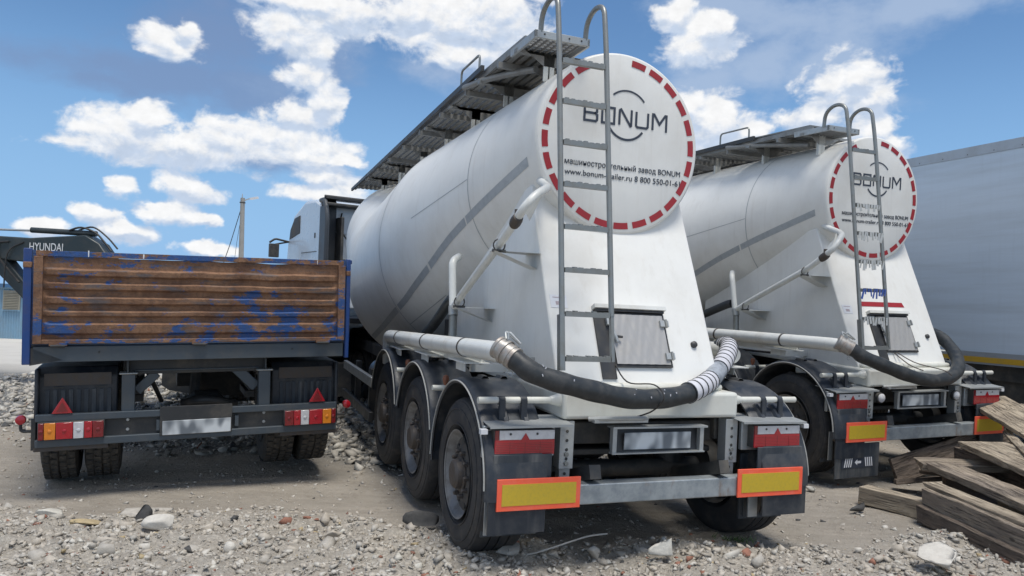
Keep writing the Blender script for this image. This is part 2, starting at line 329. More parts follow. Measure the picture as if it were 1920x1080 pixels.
def empty(name, label, cat, loc=(0, 0, 0), rot=(0, 0, 0), group=None):
    o = bpy.data.objects.new(name, None); COL.objects.link(o); o.location = loc; o.rotation_euler = rot; o['label'] = label; o['category'] = cat
    if group: o['group'] = group
    return o
def tag(o, label=None, cat=None, group=None, kind=None):
    for k, v in (('label', label), ('category', cat), ('group', group), ('kind', kind)):
        if v: o[k] = v
    return o
def smooth_path(pts, per=6):
    P = [Vector(p) for p in pts]; out = []
    for i in range(len(P) - 1):
        p0, p1, p2, p3 = P[max(i-1, 0)], P[i], P[i+1], P[min(i+2, len(P)-1)]
        for k in range(per):
            t = k / per
            out.append(.5 * ((2*p1) + (p2-p0)*t + (2*p0-5*p1+4*p2-p3)*t*t + (3*p1-p0-3*p2+p3)*t**3))
    return out + [P[-1]]
def round_path(pts, r, seg=5):
    """polyline with its corners rounded"""
    P = [Vector(p) for p in pts]; out = [P[0]]
    for i in range(1, len(P) - 1):
        a, b, c = P[i-1], P[i], P[i+1]; d1 = (a-b); d2 = (c-b); q = min(r, d1.length*.49, d2.length*.49)
        s0 = b + d1.normalized()*q; s1 = b + d2.normalized()*q
        for k in range(seg + 1):
            t = k/seg; out.append(s0*(1-t)**2 + b*2*t*(1-t) + s1*t*t)
    return out + [P[-1]]
def text_mesh(name, body, size, m, parent, loc, rot, width=None, extrude=.0015, align='LEFT', space=1.0):
    cu = bpy.data.curves.new(name, 'FONT'); cu.body = body; cu.size = size; cu.extrude = extrude; cu.align_x = align; cu.space_character = space
    tmp = bpy.data.objects.new('tmp_' + name, cu); COL.objects.link(tmp)
    dg = bpy.context.evaluated_depsgraph_get(); me = bpy.data.meshes.new_from_object(tmp.evaluated_get(dg)); me.name = name
    bpy.data.objects.remove(tmp); bpy.data.curves.remove(cu)
    xs = [v.co.x for v in me.vertices]; k = (width / (max(xs) - min(xs))) if width else 1; x0 = min(xs)
    for v in me.vertices: v.co.x = (v.co.x - (x0 if align == 'LEFT' else 0)) * k
    me.materials.clear(); me.materials.append(m)
    o = bpy.data.objects.new(name, me); COL.objects.link(o); o.parent = parent; o.location = loc; o.rotation_euler = rot
    return o
def children(o): return [c for c in bpy.data.objects if c.parent == o]
def copy_tree(o, parent=None):
    kids = [c for c in KIDS.get(o.name, [])]
    c = o.copy(); COL.objects.link(c); c.parent = parent
    for k in kids: copy_tree(k, c)
    return c
KIDS = {}
def index_kids():
    KIDS.clear()
    for o in bpy.data.objects:
        if o.parent: KIDS.setdefault(o.parent.name, []).append(o)

# ------------------------------------------------------------------ the ground
rng = np.random.default_rng(5)
_tab = rng.random((256, 256))
def vnoise(x, y):
    xi = np.floor(x).astype(int); yi = np.floor(y).astype(int); fx = x - xi; fy = y - yi
    fx = fx*fx*(3-2*fx); fy = fy*fy*(3-2*fy)
    g = lambda a, b: _tab[a % 256, b % 256]
    return (g(xi, yi)*(1-fx) + g(xi+1, yi)*fx)*(1-fy) + (g(xi, yi+1)*(1-fx) + g(xi+1, yi+1)*fx)*fy
def fbm(x, y, o=4):
    s = 0; a = 1; t = 0
    for i in range(o): s = s + a*vnoise(x*2**i + 17*i, y*2**i + 5*i); t += a; a *= .5
    return s / t
def sstep(a, b, x):
    t = np.clip((x - a) / (b - a), 0, 1); return t*t*(3-2*t)
def edge_noise(x, y): return (fbm(x*.8+3, y*.8+8, 3) - .5)
def near_rubble(x, y): return 1 - sstep(5.15, 5.75, y + edge_noise(x, y)*1.3 - .06*np.abs(x))
def far_gravel(x, y):
    # stony strip past the vehicles' tracks, and around the tanker's front wheels
    return sstep(7.5, 8.3, y + .28*(x + 3) + edge_noise(x, y)*1.6) * (1 - sstep(13.6, 14.4, y + .15*x + edge_noise(x, y)*1.2)) * (1 - sstep(0.2, 2.0, x - .2*y + 1.4))
def concrete(x, y): return sstep(13.6, 14.2, y + .15*x + edge_noise(x, y)*1.0)
def ground_h(x, y):
    x = np.asarray(x, float); y = np.asarray(y, float)
    nr, fg_ = near_rubble(x, y), far_gravel(x, y)
    h = (fbm(x*.55, y*.55, 3) - .5)*.05*(1 - concrete(x, y)) + (fbm(x*3, y*3, 4) - .5)*.018
    h = h + nr*(.005 + (fbm(x*2.2+9, y*2.2, 4) - .45)*.16 + np.abs(fbm(x*9, y*9, 3) - .5)*.16 + np.maximum(fbm(x*5+3, y*5+7, 3) - .52, 0)*.16)
    h = h + fg_*((fbm(x*1.8+5, y*1.8, 4) - .4)*.09 + np.abs(fbm(x*8, y*8, 3) - .5)*.05)
    h = h + (1 - nr)*(1 - fg_)*(1 - concrete(x, y))*((fbm(x*.7, y*5, 3) - .5)*.035)
    h = h - .62*sstep(17, 33, y)
    return h
def build_ground():
    def axis(a, b, step, far, n):
        mid = np.arange(a, b, step); g = np.geomspace(step*2, far, n); return np.concatenate([a - g[::-1], mid, b + g])
    xs = axis(-7, 6.5, .05, 1500, 34); ys = axis(3.2, 11.5, .05, 1500, 40)
    Xg, Yg = np.meshgrid(xs, ys); Z = ground_h(Xg, Yg)
    nx, ny = len(xs), len(ys); v = np.stack([Xg, Yg, Z], -1).reshape(-1, 3)
    i = np.arange(nx*ny).reshape(ny, nx); q = np.stack([i[:-1, :-1], i[:-1, 1:], i[1:, 1:], i[1:, :-1]], -1).reshape(-1, 4)
    me = bpy.data.meshes.new('ground'); fast_mesh(me, v, q)
    m, t, p = new_mat('yard_ground')
    pos = coords(t)
    def band(attr): a = t.nodes.new('ShaderNodeAttribute'); a.attribute_name = attr; return a.outputs['Fac']
    n1, n2, n3 = tnoise(t, pos, 1.2, 8, .7), tnoise(t, pos, 14, 7, .75), tnoise(t, pos, 70, 5, .7)
    vor = t.nodes.new('ShaderNodeTexVoronoi'); vor.inputs['Scale'].default_value = 34; t.links.new(pos, vor.inputs['Vector'])
    dirt = tmix(t, tramp(t, n1, .3, .7), (.51, .455, .385), (.385, .345, .29))
    ruts = tnoise(t, coords(t, (.35, 2.6, 1)), 2.4, 7, .7, .5); dirt = tmix(t, tramp(t, ruts, .42, .62, 0, .5), dirt, (.33, .29, .245))
    dirt = tmix(t, tramp(t, n2, .45, .75, 0, .55), dirt, (.50, .46, .40))
    dirt = tmix(t, tramp(t, n3, .56, .68, 0, .6), dirt, (.54, .50, .44)); dirt = tmix(t, tramp(t, tnoise(t, pos, 5.5, 8, .75), .52, .66, 0, .5), dirt, (.27, .235, .195))
    rub = tmix(t, tramp(t, n2, .3, .7), (.50, .45, .385), (.66, .615, .535))
    rub = tmix(t, tramp(t, vor.outputs['Distance'], .25, .6, 0, .35), rub, (.27, .245, .21))
    grv = tmix(t, tramp(t, n2, .3, .7), (.22, .22, .21), (.38, .375, .355))
    grv = tmix(t, tramp(t, vor.outputs['Distance'], .25, .6, 0, .6), grv, (.12, .12, .12))
    con = tmix(t, tramp(t, n1, .3, .75), (.66, .63, .57), (.56, .53, .475))
    c = tmix(t, band('rubble'), dirt, rub); c = tmix(t, band('gravel'), c, grv); c = tmix(t, band('slab'), c, con)
    t.links.new(c, p.inputs['Base Color']); p.inputs['Roughness'].default_value = .95; p.inputs['Specular IOR Level'].default_value = .25
    bump(t, p, tmath(t, 'ADD', tmath(t, 'MULTIPLY', n2, .8), tmath(t, 'MULTIPLY', n3, .35)), .055)
    for nm, fn in (('rubble', near_rubble), ('gravel', far_gravel), ('slab', concrete)):
        a = me.attributes.new(nm, 'FLOAT', 'POINT'); a.data.foreach_set('value', fn(v[:, 0], v[:, 1]).astype(np.float32))
    me.materials.append(m); me.polygons.foreach_set('use_smooth', [True]*len(me.polygons))
    o = bpy.data.objects.new('ground', me); COL.objects.link(o); tag(o, kind='structure')
def fast_mesh(me, v, q):
    k = q.shape[1]; me.vertices.add(len(v)); me.vertices.foreach_set('co', v.astype(np.float32).ravel())
    me.loops.add(q.size); me.loops.foreach_set('vertex_index', q.ravel().astype(np.int32))
    me.polygons.add(len(q)); me.polygons.foreach_set('loop_start', np.arange(0, q.size, k, dtype=np.int32)); me.update(calc_edges=True)
build_ground()

# stone shapes: cut and roughened spheres
def hull_shapes(count, seed, npts=10):
    import bmesh
    r = np.random.default_rng(seed); out = []
    for i in range(count):
        bm = bmesh.new(); d = r.normal(size=(npts, 3)); d /= np.abs(d).max(axis=1)[:, None]**.6*np.linalg.norm(d, axis=1)[:, None]**.4; d *= r.uniform(.7, 1, (npts, 1))*np.array([1, r.uniform(.55, 1), r.uniform(.35, .75)])
        for p in d: bm.verts.new(p)
        bmesh.ops.convex_hull(bm, input=bm.verts); bmesh.ops.triangulate(bm, faces=bm.faces)
        for q in [q for q in bm.verts if not q.link_faces]: bm.verts.remove(q)
        bm.verts.index_update(); out.append((np.array([q.co for q in bm.verts]), np.array([[q.index for q in p.verts] for p in bm.faces]))); bm.free()
    return out
def stone_shapes(count, sub, seed, amp=.22):
    import bmesh
    r = np.random.default_rng(seed); out = []
    for i in range(count):
        bm = bmesh.new(); bmesh.ops.create_icosphere(bm, subdivisions=sub, radius=1)
        v = np.array([p.co for p in bm.verts]); f = np.array([[q.index for q in p.verts] for p in bm.faces]); bm.free()
        for _ in range(7 if sub < 3 else 15):                 # flat broken faces
            d = r.normal(size=3); d /= np.linalg.norm(d); t = r.uniform(.25, .75); k = v @ d; v = v - np.outer(np.maximum(k - t, 0), d)
        v = v*(1 + r.normal(size=(len(v), 1))*amp*.25); v = v*np.array([1, r.uniform(.6, 1), r.uniform(.4, .75)]); out.append((v, f))
    return out
def scatter(name, label, n, area, dens, smin, smax, shapes, weights, power=2.2, sink=.25, seed=3):
    r = np.random.default_rng(seed); x0, x1, y0, y1 = area; V = []; Fc = []; MI = []; off = 0; done = 0; nv = len(shapes[0][0])
    while done < n:
        k = 4*n; x = r.uniform(x0, x1, k); y = y0 + (y1 - y0)*r.random(k); keep = r.random(k) < dens(x, y); x, y = x[keep][:n-done], y[keep][:n-done]
        if len(x) == 0: break
        s = smin*(smax/smin)**(r.random(len(x))**power); h = ground_h(x, y)
        for i in range(len(x)):
            v, f = shapes[r.integers(len(shapes))]; a = r.uniform(0, 6.283); b = r.normal()*.6; c, sn = math.cos(a), math.sin(a); cb, sb = math.cos(b), math.sin(b)
            M_ = np.array([[c, -sn, 0], [sn, c, 0], [0, 0, 1]]) @ np.array([[1, 0, 0], [0, cb, -sb], [0, sb, cb]])
            V.append((v*s[i]) @ M_.T + [x[i], y[i], h[i] + s[i]*(.35 - sink)]); Fc.append(f + off); off += len(v); MI.append(np.full(len(f), r.choice(len(ST), p=weights)))
        done += len(x)
    me = bpy.data.meshes.new(name); fast_mesh(me, np.concatenate(V), np.concatenate(Fc))
    for m in ST: me.materials.append(m)
    me.polygons.foreach_set('material_index', np.concatenate(MI).astype(np.int32))
    o = bpy.data.objects.new(name, me); COL.objects.link(o); tag(o, label, kind='stuff'); return o
SH1 = hull_shapes(30, 1, 7); SH2 = hull_shapes(24, 2, 10)
Wt = [.37, .40, .135, .015, .02, .01, .05]
scatter('rubble_stones', 'broken grey and tan rubble covering the ground in the foreground', 52000, (-4.3, 4.3, 3.35, 6.1), lambda x, y: near_rubble(x, y)**1.5*.9 + .01, .005, .048, SH1, Wt, 2.5, .38, seed=3)
scatter('rubble_chunks', 'larger broken chunks lying among the foreground rubble', 620, (-4.3, 4.3, 3.4, 5.9), lambda x, y: near_rubble(x, y)**2, .03, .10, SH2, [.30, .50, .15, .01, .02, .0, .02], 2.4, .45, seed=8)
scatter('dirt_pebbles', 'scattered pebbles on the brown dirt track', 14000, (-7, 6.5, 5.2, 12), lambda x, y: (1-near_rubble(x, y))*(1-far_gravel(x, y)), .004, .034, SH1, Wt, 3.2, seed=4)
scatter('gravel', 'grey stones covering the strip of ground behind the tipping trailer', 13000, (-9.5, 1.5, 7.2, 14.4), lambda x, y: far_gravel(x, y), .018, .11, SH1, [.52, .16, .20, .07, .01, .0, .04], 2.0, seed=5)

def rock(name, label, x, y, s, mi, dims=(1, 1, 1), rz=0, seed=0, sink=.15, tilt=0, cat='rock', sub=3):
    (v, f), = stone_shapes(1, sub, seed, .045); s = s*1.5; v = v*np.array(dims)*s
    me = bpy.data.meshes.new(name); fast_mesh(me, v, f); me.materials.append(ST[mi])
    o = bpy.data.objects.new(name, me); COL.objects.link(o); o.rotation_euler = (tilt, 0, rz)
    o.location = (x, y, float(ground_h(x, y)) + s*dims[2]*(.55 - sink)); tag(o, label, cat, 'loose rocks in the foreground'); return o
rock('rock', 'large pale angular rock in the foreground below the bumper beam', 1.09, 4.98, .10, 6, (1, .9, 1.3), .3, 37)
rock('rock', 'rounded grey rock left of the large pale rock', .62, 5.03, .075, 0, (.8, .8, 1.2), .8, 12)
rock('rock', 'small tan block of stone alone on the rubble left of the tanker wheels', -1.19, 5.23, .06, 1, (1, .8, .95), .7, 13)
rock('rock', 'wide pale grey rock beneath the black rock at left', -2.36, 5.14, .075, 2, (1.2, .9, 1.1), .2, 34)
rock('rock', 'black jagged rock standing on the rubble at left', -2.60, 5.42, .075, 3, (.8, .7, 1.5), .9, 15)
rock('rock', 'flat ochre yellow stone at the far left of the rubble', -2.93, 5.22, .10, 5, (1.35, .8, .5), .1, 16)
rock('rock', 'flat white stone at the edge of the dirt on the left', -3.31, 5.44, .09, 6, (1.4, .8, .5), .3, 17)
rock('rock', 'dark slab of stone in front of the nearest tanker wheel', -.58, 5.52, .13, 3, (1, .5, 1.0), .5, 18)
rock('rock', 'flat grey paving block wedged beside the nearest tyre', .03, 4.93, .11, 0, (1.2, .8, .55), .5, 19)
rock('rock', 'big smooth pale boulder half buried at the bottom right', 2.86, 4.88, .14, 2, (1.3, 1.0, .8), .3, 41)
rock('rock', 'small red brick fragment right of the large pale rock', 1.85, 5.42, .035, 4, (1.2, .8, .8), .4, 21)
rock('rock', 'pinkish ribbed brick lump low in the rubble right of centre', 1.66, 5.05, .045, 4, (1, .9, 1.1), 1.4, 22)
rock('rock', 'small dark stone between the dirt and the short timber end', 3.10, 6.48, .075, 3, (1.4, .7, .9), .6, 23)
rock('rock', 'slate grey slab of rock behind the black rock on the left', -2.75, 5.60, .12, 0, (1.6, .8, .55), .2, 24)
rock('rock', 'small pale upright stone in the rubble left of centre', -1.77, 4.87, .045, 2, (.8, .8, 1.2), .2, 25)
rock('rock', 'white pebble near the mud flap of the far tanker', 2.95, 7.12, .05, 6, (1, .9, .9), 0, 26)
rock('rock', 'grey stone on the dirt behind the far right tanker wheel', 2.35, 6.75, .07, 0, (1.3, .8, .8), 0, 27)
w = G()
w.tube(smooth_path([(-.02, 4.98, .07), (.15, 4.96, .05), (.32, 5.0, .085), (.5, 5.06, .13), (.6, 5.12, .14), (.72, 5.15, .15)], 6), .006, ST[2], 6)
tag(w.build('wire'), 'thin pale wire lying over the rubble under the left marker board', 'wire')
g = G()
for i in range(46):
    a = random.uniform(0, 6.28); r_ = random.uniform(.02, .13); x, y = 1.72 + r_*math.cos(a)*1.4, 5.55 + r_*math.sin(a)*.5; h = float(ground_h(x, y)) + .005
    d = Vector((random.uniform(-1, 1), random.uniform(-1, 1), 0))*.035; hh = random.uniform(.015, .05)
    g.add([(x, y, h), (x+.012, y+.003, h), (x+d.x+.006, y+d.y, h+hh)], [(0, 1, 2)], M['grass'])
tag(g.build('weed'), 'small green weed growing at the edge of the rubble', 'plant')

# ------------------------------------------------------------------ wheel
def make_wheel(parent, x, y, z, side, rad=.523, width=.375, tyre=None, offset=.0):
    """side: -1 faces left, +1 faces right; x is the centre of the tyre"""
    tm = tyre or M['tyre']; hw = width/2; k = rad/.523
    g = G(); prof = [(-hw*.62, .285*k), (-hw*.95, .33*k), (-hw, .40*k), (-hw*.96, .47*k), (-hw*.84, .507*k), (-hw*.70, .520*k)]
    tread = []
    ng = 4
    for i in range(ng + 1):
        c_ = -hw*.70 + (hw*1.4)*i/ng
        if i: tread += [(c_ - hw*.035 - .006, .523*k), (c_ - .006, .523*k), (c_ - .004, .512*k), (c_ + .004, .512*k), (c_ + .006, .523*k)] if i < ng else [(c_ - .001, .5235*k)]
    p = prof + tread + [(-a, r) for a, r in prof[::-1]]
    g.lathe(p, (x, y, z), (1, 0, 0), tm, 64, caps=False)
    for rr in (.34, .445, .492):                                 # raised rings on the sidewall
        aa = side*(hw*1.0 if rr < .46 else hw*.90); g.tube([(x + aa*.985, y + rr*k*math.cos(t*math.pi/24), z + rr*k*math.sin(t*math.pi/24)) for t in range(48)], .0045, tm, 5, closed=True)
    if tyre:
        for k_ in range(44):
            a = 2*math.pi*(k_ + .5)/44
            for j_, xo in enumerate((-.095, -.035, .030, .095)):
                aa = a + (.07 if j_ % 2 else 0); c_ = Vector((x + xo, y + .494*math.cos(aa), z + .494*math.sin(aa)))
                g.box((c_.x-.024, c_.y-.022, c_.z-.006), (c_.x+.024, c_.y+.022, c_.z+.006), tm, rot=(aa - math.pi/2, 0, 0))
    ty = g.build('tyre', parent=None, angle=30)
    wh = bpy.data.objects.new('wheel', None); COL.objects.link(wh); wh.parent = parent; ty.parent = wh
    r_ = G(); s = side; o = (x, y, z)
    r_.lathe([(s*hw*.97, .292*k), (s*hw*1.0, .302*k), (s*hw*.93, .290*k), (s*hw*.86, .278*k), (s*hw*.76, .268*k), (s*hw*.68, .252*k), (s*hw*.66, .225*k), (s*hw*.78, .165*k), (s*hw*.80, .10*k)], o, (1, 0, 0), M['rim'], 48, caps=False, mlist=[M['rim']]*5 + [M['disc']]*5)
    r_.lathe([(-s*hw*.98, .30*k), (-s*hw*.6, .27*k), (s*hw*.1, .255*k), (s*hw*.15, .10*k)], o, (1, 0, 0), M['rim'], 32, caps=False)
    for i in range(10):                                          # hand holes
        a = i*math.pi/5 + .15; c = Vector((x + s*hw*.69, y + .212*k*math.cos(a), z + .212*k*math.sin(a)))
        r_.lathe([(0, .027*k), (s*.006, .026*k)], c, (1, 0, 0), M['chassis'], 12)
    r_.build('rim', wh, angle=30)
    o2 = (x + s*hw*.78, y, z); h_ = G(); h_.lathe([(-s*.02, .125*k), (s*.015, .122*k), (s*.02, .105*k), (s*.055, .098*k), (s*.070, .080*k), (s*.075, .0*k+.01)], o2, (1, 0, 0), M['hub'], 28)
    for i in range(10):
        a = i*math.pi/5; c = (x + s*hw*.78, y + .152*k*math.cos(a), z + .152*k*math.sin(a)); h_.lathe([(0, .019*k), (s*.014, .018*k), (s*.034, .015*k), (s*.038, .010*k)], c, (1, 0, 0), M['hub'], 6)
    h_.build('hub', wh, angle=30)
    return wh

# ------------------------------------------------------------------ the tankers
TS = [(.80, .680, 2.985), (.803, .688, 2.985), (.815, .700, 2.984), (.84, .706, 2.983), (.90, .712, 2.975), (3.9, 1.245, 2.318), (6.11, 1.245, 2.02), (8.03, 1.015, 2.59), (8.25, .92, 2.62), (8.42, .70, 2.64), (8.52, .35, 2.65), (8.54, .02, 2.65)]
def tsec(y):
    for (a, r, z), (b, r2, z2) in zip(TS[:-1], TS[1:]):
        if a <= y <= b: t = (y-a)/(b-a); return r+(r2-r)*t, z+(z2-z)*t
def tpt(y, ang, d=.0, side=-1):
    """point on the tank skin; ang in degrees above the horizontal on the given side"""
    r, z = tsec(y); a = R(ang); return (side*(r+d)*math.cos(a), y, z + (r+d)*math.sin(a))
def ribbon(g, path, m, side=-1, d=.0025):
    """path: (y, angle low, angle high)"""
    vs = []; 
    for y, a0, a1 in path: vs += [tpt(y, a0, d, side), tpt(y, a1, d, side)]
    g.add(vs, [(2*i, 2*i+2, 2*i+3, 2*i+1) for i in range(len(path)-1)], m)
def face_y(z): return .28 + (z - 1.12)*.453           # leaning rear face of the hopper housing
def tape_line(g, pts, w, y, m, closed=False):
    """flat stroke of width w through 2D points (x,z) in the plane y"""
    P = [Vector((a, b)) for a, b in pts]; n = len(P); vs = []
    for i in range(n):
        a = P[i-1] if (i or closed) else None; c = P[(i+1) % n] if (i < n-1 or closed) else None
        d1 = (P[i]-a).normalized() if a is not None else None; d2 = (c-P[i]).normalized() if c is not None else None
        if d1 is None: nn = Vector((-d2.y, d2.x))*w/2
        elif d2 is None: nn = Vector((-d1.y, d1.x))*w/2
        else:
            n1 = Vector((-d1.y, d1.x)); n2 = Vector((-d2.y, d2.x)); s_ = (n1+n2).normalized(); nn = s_*(w/2)/max(.35, s_.dot(n1))
        vs += [(P[i].x+nn.x, y, P[i].y+nn.y), (P[i].x-nn.x, y, P[i].y-nn.y)]
    k = n if closed else n-1
    g.add(vs, [(2*i, 2*i+1, (2*i+3) % (2*n), (2*i+2) % (2*n)) for i in range(k)], m)

def build_tanker(root):
    # --- tank
    g = G(); n = 128; vs = []
    secs = [(.80, .0, 2.985), (.80, .35, 2.985)] + TS
    secs2 = []
    for (a, b) in zip(secs[:-1], secs[1:]):
        k = 14 if b[0]-a[0] > 1 else 1
        for i in range(k): t = i/k; secs2.append(tuple(a[j]+(b[j]-a[j])*t for j in range(3)))
    secs2.append(secs[-1])
    for y, r, z in secs2:
        r = max(r, .002)
        for k in range(n): a = 2*math.pi*k/n; vs.append((r*math.cos(a), y, z + r*math.sin(a)))
    fs = [(i*n+k, (i+1)*n+k, (i+1)*n+(k+1) % n, i*n+(k+1) % n) for i in range(len(secs2)-1) for k in range(n)]
    g.add(vs, fs, M['white']); tank = g.build('tank', root, angle=50)
    g = G()                                                       # welded seams
    for y in (1.87, 3.895, 6.11):
        w_ = .010; g = G()
        ribbon_path = [(y, a, a+3) for a in range(0, 360, 3)]
        for y_, a0, a1 in ribbon_path:
            q = [tpt(y_-w_/2, a0, .0022, 1), tpt(y_+w_/2, a0, .0022, 1), tpt(y_+w_/2, a1, .0022, 1), tpt(y_-w_/2, a1, .0022, 1)]
            g.add(q, [(0, 1, 2, 3)], M['seam'])
        g.build('weld_seam', tank)
    g = G()
    for sd_ in (-1, 1):
        ribbon(g, [(1.88+i*.13, -.25, .25) for i in range(10)], M['seam'], sd_)
        ribbon(g, [(2.9+i*.1, -47.2, -46.8) for i in range(11)], M['seam'], sd_)
    g.build('weld_seam', tank)
    g = G(); SA = [(.95, -13.8), (1.22, -15.6), (1.75, -19.0), (2.33, -23.4), (2.91, -29.5), (3.63, -35.3), (5.0, -42.0), (6.05, -46.5)]
    for sd_ in (-1, 1):
        for (a, b) in ((.93, 1.98), (2.0, 2.86), (2.9, 3.86), (3.93, 6.05)):
            pth = []
            for i in range(13):
                y = max(a, .95)+(b-max(a, .95))*i/12
                for (y0, g0), (y1, g1) in zip(SA[:-1], SA[1:]):
                    if y0 <= y <= y1+1e-6: an = g0+(g1-g0)*(y-y0)/(y1-y0)
                hw = math.degrees(.036/tsec(y)[0]); pth.append((y, an-hw, an+hw))
            ribbon(g, pth, M['greytape'], sd_)
    g.build('reflective_strip', tank)
    g = G()                                                       # red dashes round the end
    for i in range(24):
        if i in (6, 7): continue
        a0 = R(i*15 - 5.4 + 3); a1 = a0 + R(11.2); q = []
        for k in range(5):
            a = a0+(a1-a0)*k/4; q += [(.612*math.cos(a), .7975, 2.985+.612*math.sin(a)), (.662*math.cos(a), .7975, 2.985+.662*math.sin(a))]
        g.add(q, [(2*k, 2*k+1, 2*k+3, 2*k+2) for k in range(4)], M['redtape'])
    for a in (): g.add([(.63*math.cos(R(a)), .7975, 2.985+.63*math.sin(R(a))), (.655*math.cos(R(a+3)), .7975, 2.985+.655*math.sin(R(a+3))), (.625*math.cos(R(a+2.6)), .7975, 2.985+.63*math.sin(R(a+2.6)))], [(0, 1, 2)], M['redtape'])
    g.build('reflective_marking', tank)
    # --- lettering on the end
    g = G(); w_ = .019; yy = .7970
    zc, hh, x = 3.19, .060, -.318
    def LT(pts, closed=False): tape_line(g, pts, w_, yy, M['logo'], closed)
    z0, z1 = zc-hh, zc+hh
    # B O N U M in square techno strokes
    LT([(x, z0), (x, z1), (x+.095, z1), (x+.105, z1-.012), (x+.105, zc+.012), (x+.092, zc), (x+.108, zc-.012), (x+.108, z0+.012), (x+.096, z0)], True); LT([(x, zc), (x+.095, zc)])
    x += .150; LT([(x, z0), (x, z1), (x+.105, z1), (x+.105, z0)], True)
    x += .150; LT([(x, z0), (x, z1-.008), (x+.012, z1), (x+.098, z0), (x+.105, z0+.004), (x+.105, z1+.006)])
    x += .148; LT([(x, z1), (x, z0+.012), (x+.012, z0), (x+.093, z0), (x+.105, z0+.012), (x+.105, z1)])
    x += .148; LT([(x, z0-.004), (x, z1), (x+.012, z1), (x+.062, zc-.012), (x+.112, z1), (x+.124, z1), (x+.124, z0-.010)])
    arc = lambda c, r, a0, a1: [(c[0]+r*math.cos(R(a0+(a1-a0)*i/18)), c[1]+r*math.sin(R(a0+(a1-a0)*i/18))) for i in range(19)]
    tape_line(g, arc((.045, 3.205), .195, 130, 40), .014, yy, M['logo']); tape_line(g, arc((.045, 3.195), .175, 215, 325), .018, yy, M['logo'])
    g.build('logo', tank)
    text_mesh('lettering', 'машиностроительный завод BONUM', .062, M['logo'], tank, (-.465, .7972, 2.782), (R(90), 0, 0), 1.015)
    text_mesh('lettering', 'www.bonum-trailer.ru 8 800 550-01-61', .062, M['logo'], tank, (-.462, .7972, 2.705), (R(90), 0, 0), 1.015)
    # --- hopper housing
    g = G(); HW = .66
    g.prism([(face_y(1.15), 1.15), (face_y(2.62), 2.62), (2.85, 2.3), (2.9, 1.15)], 0, -HW, HW, M['white'])
    hp = g.build('hopper_housing', root, bevel=.012)
    g = G(); g.box((-.69, .13, .975), (.69, 1.15, 1.155), M['cream']); g.box((-.64, .24, 1.15), (.64, .6, 1.20), M['cream'])
    bs = g.build('rear_crossmember', root, bevel=.03, seg=3)
    g = G(); g.tube(round_path([(-.52, .10, .985), (-.40, .02, 1.0), (-.16, .02, 1.0), (-.08, .10, .985)], .05), .016, M['galv'], 8); g.box((-.50, .05, .965), (-.1, .128, .985), M['galv']); g.build('step_bracket', bs)
    # hatch in the leaning face
    def fp(x, z, d=0): return (x, face_y(z) - d*.91, z + d*.41)
    def panel(g, x0, x1, za, zb, d0, d1, m, sk=0):
        q = [fp(x0, za, d0), fp(x1, za, d0), fp(x1-sk, zb, d0), fp(x0, zb, d0)] + [fp(x0, za, d1), fp(x1, za, d1), fp(x1-sk, zb, d1), fp(x0, zb, d1)]
        g.add(q, [(3, 2, 1, 0), (4, 5, 6, 7), (0, 1, 5, 4), (1, 2, 6, 5), (2, 3, 7, 6), (3, 0, 4, 7)], m)
    g = G(); panel(g, -.20, .27, 1.30, 1.675, .0, .022, M['dkmetal']); panel(g, -.31, -.20, 1.22, 1.66, .0, .016, M['dkmetal'])
    panel(g, -.31, .285, 1.695, 1.722, .0, .055, M['white_dirty']); panel(g, -.30, .27, 1.678, 1.694, .0, .04, M['dkmetal'])
    fr = g.build('hatch_frame', root)
    # quilted sheet
    g = G(); nx, nz = 40, 30; vs = []
    for j in range(nz+1):
        for i in range(nx+1):
            u, v = i/nx, j/nz; x = -.19+.44*u; z = 1.315+.345*v
            d = .032 + .0024*math.sin(u*nx*.95)*math.cos(v*11 + math.sin(u*18)); vs.append(fp(x, z, d))
    g.add(vs, [(j*(nx+1)+i, j*(nx+1)+i+1, (j+1)*(nx+1)+i+1, (j+1)*(nx+1)+i) for j in range(nz) for i in range(nx)], M['hatch'])
    dr = g.build('hatch_door', root)
    g = G()
    for z in (1.37, 1.60): panel(g, .215, .285, z-.022, z+.022, .02, .05, M['galv'])
    for z in (1.37, 1.60): g.lathe([(-.03, .010), (.03, .010)], fp(.262, z, .052), (0, .41, .91), M['rail'], 8)
    g.build('hinge', dr)
    g = G(); g.tube([fp(-.20, 1.56, .05), fp(-.185, 1.50, .06), fp(-.17, 1.46, .05)], .012, M['galv'], 8); g.tube([fp(-.21, 1.50, .05), fp(-.13, 1.49, .06)], .009, M['dkmetal'], 8)
    panel(g, -.225, -.17, 1.58, 1.64, .02, .045, M['galv']); g.build('latch', dr)
    g = G(); g.lathe([(0, .026), (.02, .024), (.03, .010)], fp(.50, 1.47, 0), (0, -.91, .41), M['dkmetal'], 16); g.build('drain_plug', hp)
    g = G(); panel(g, -.63, -.50, 1.70, 1.79, .0, .003, M['sticker']); panel(g, -.59, -.54, 1.72, 1.745, .003, .0045, M['stickerink']); panel(g, -.61, -.52, 1.77, 1.775, .003, .0045, M['stickerink']); g.build('sticker', hp)
    # --- chassis underneath
    g = G()
    for s in (-1, 1):
        g.box((s*.62-.04, .25, .80), (s*.62+.04, 9.6, .973), M['chassis']); 
        g.box((s*.66-.02, .9, 1.10), (s*.66+.10, 3.6, 1.17), M['white_dirty'])
    for y in (.3, 1.3, 2.6, 3.9, 6): g.box((-.6, y, .78), (.6, y+.12, .93), M['chassis'])
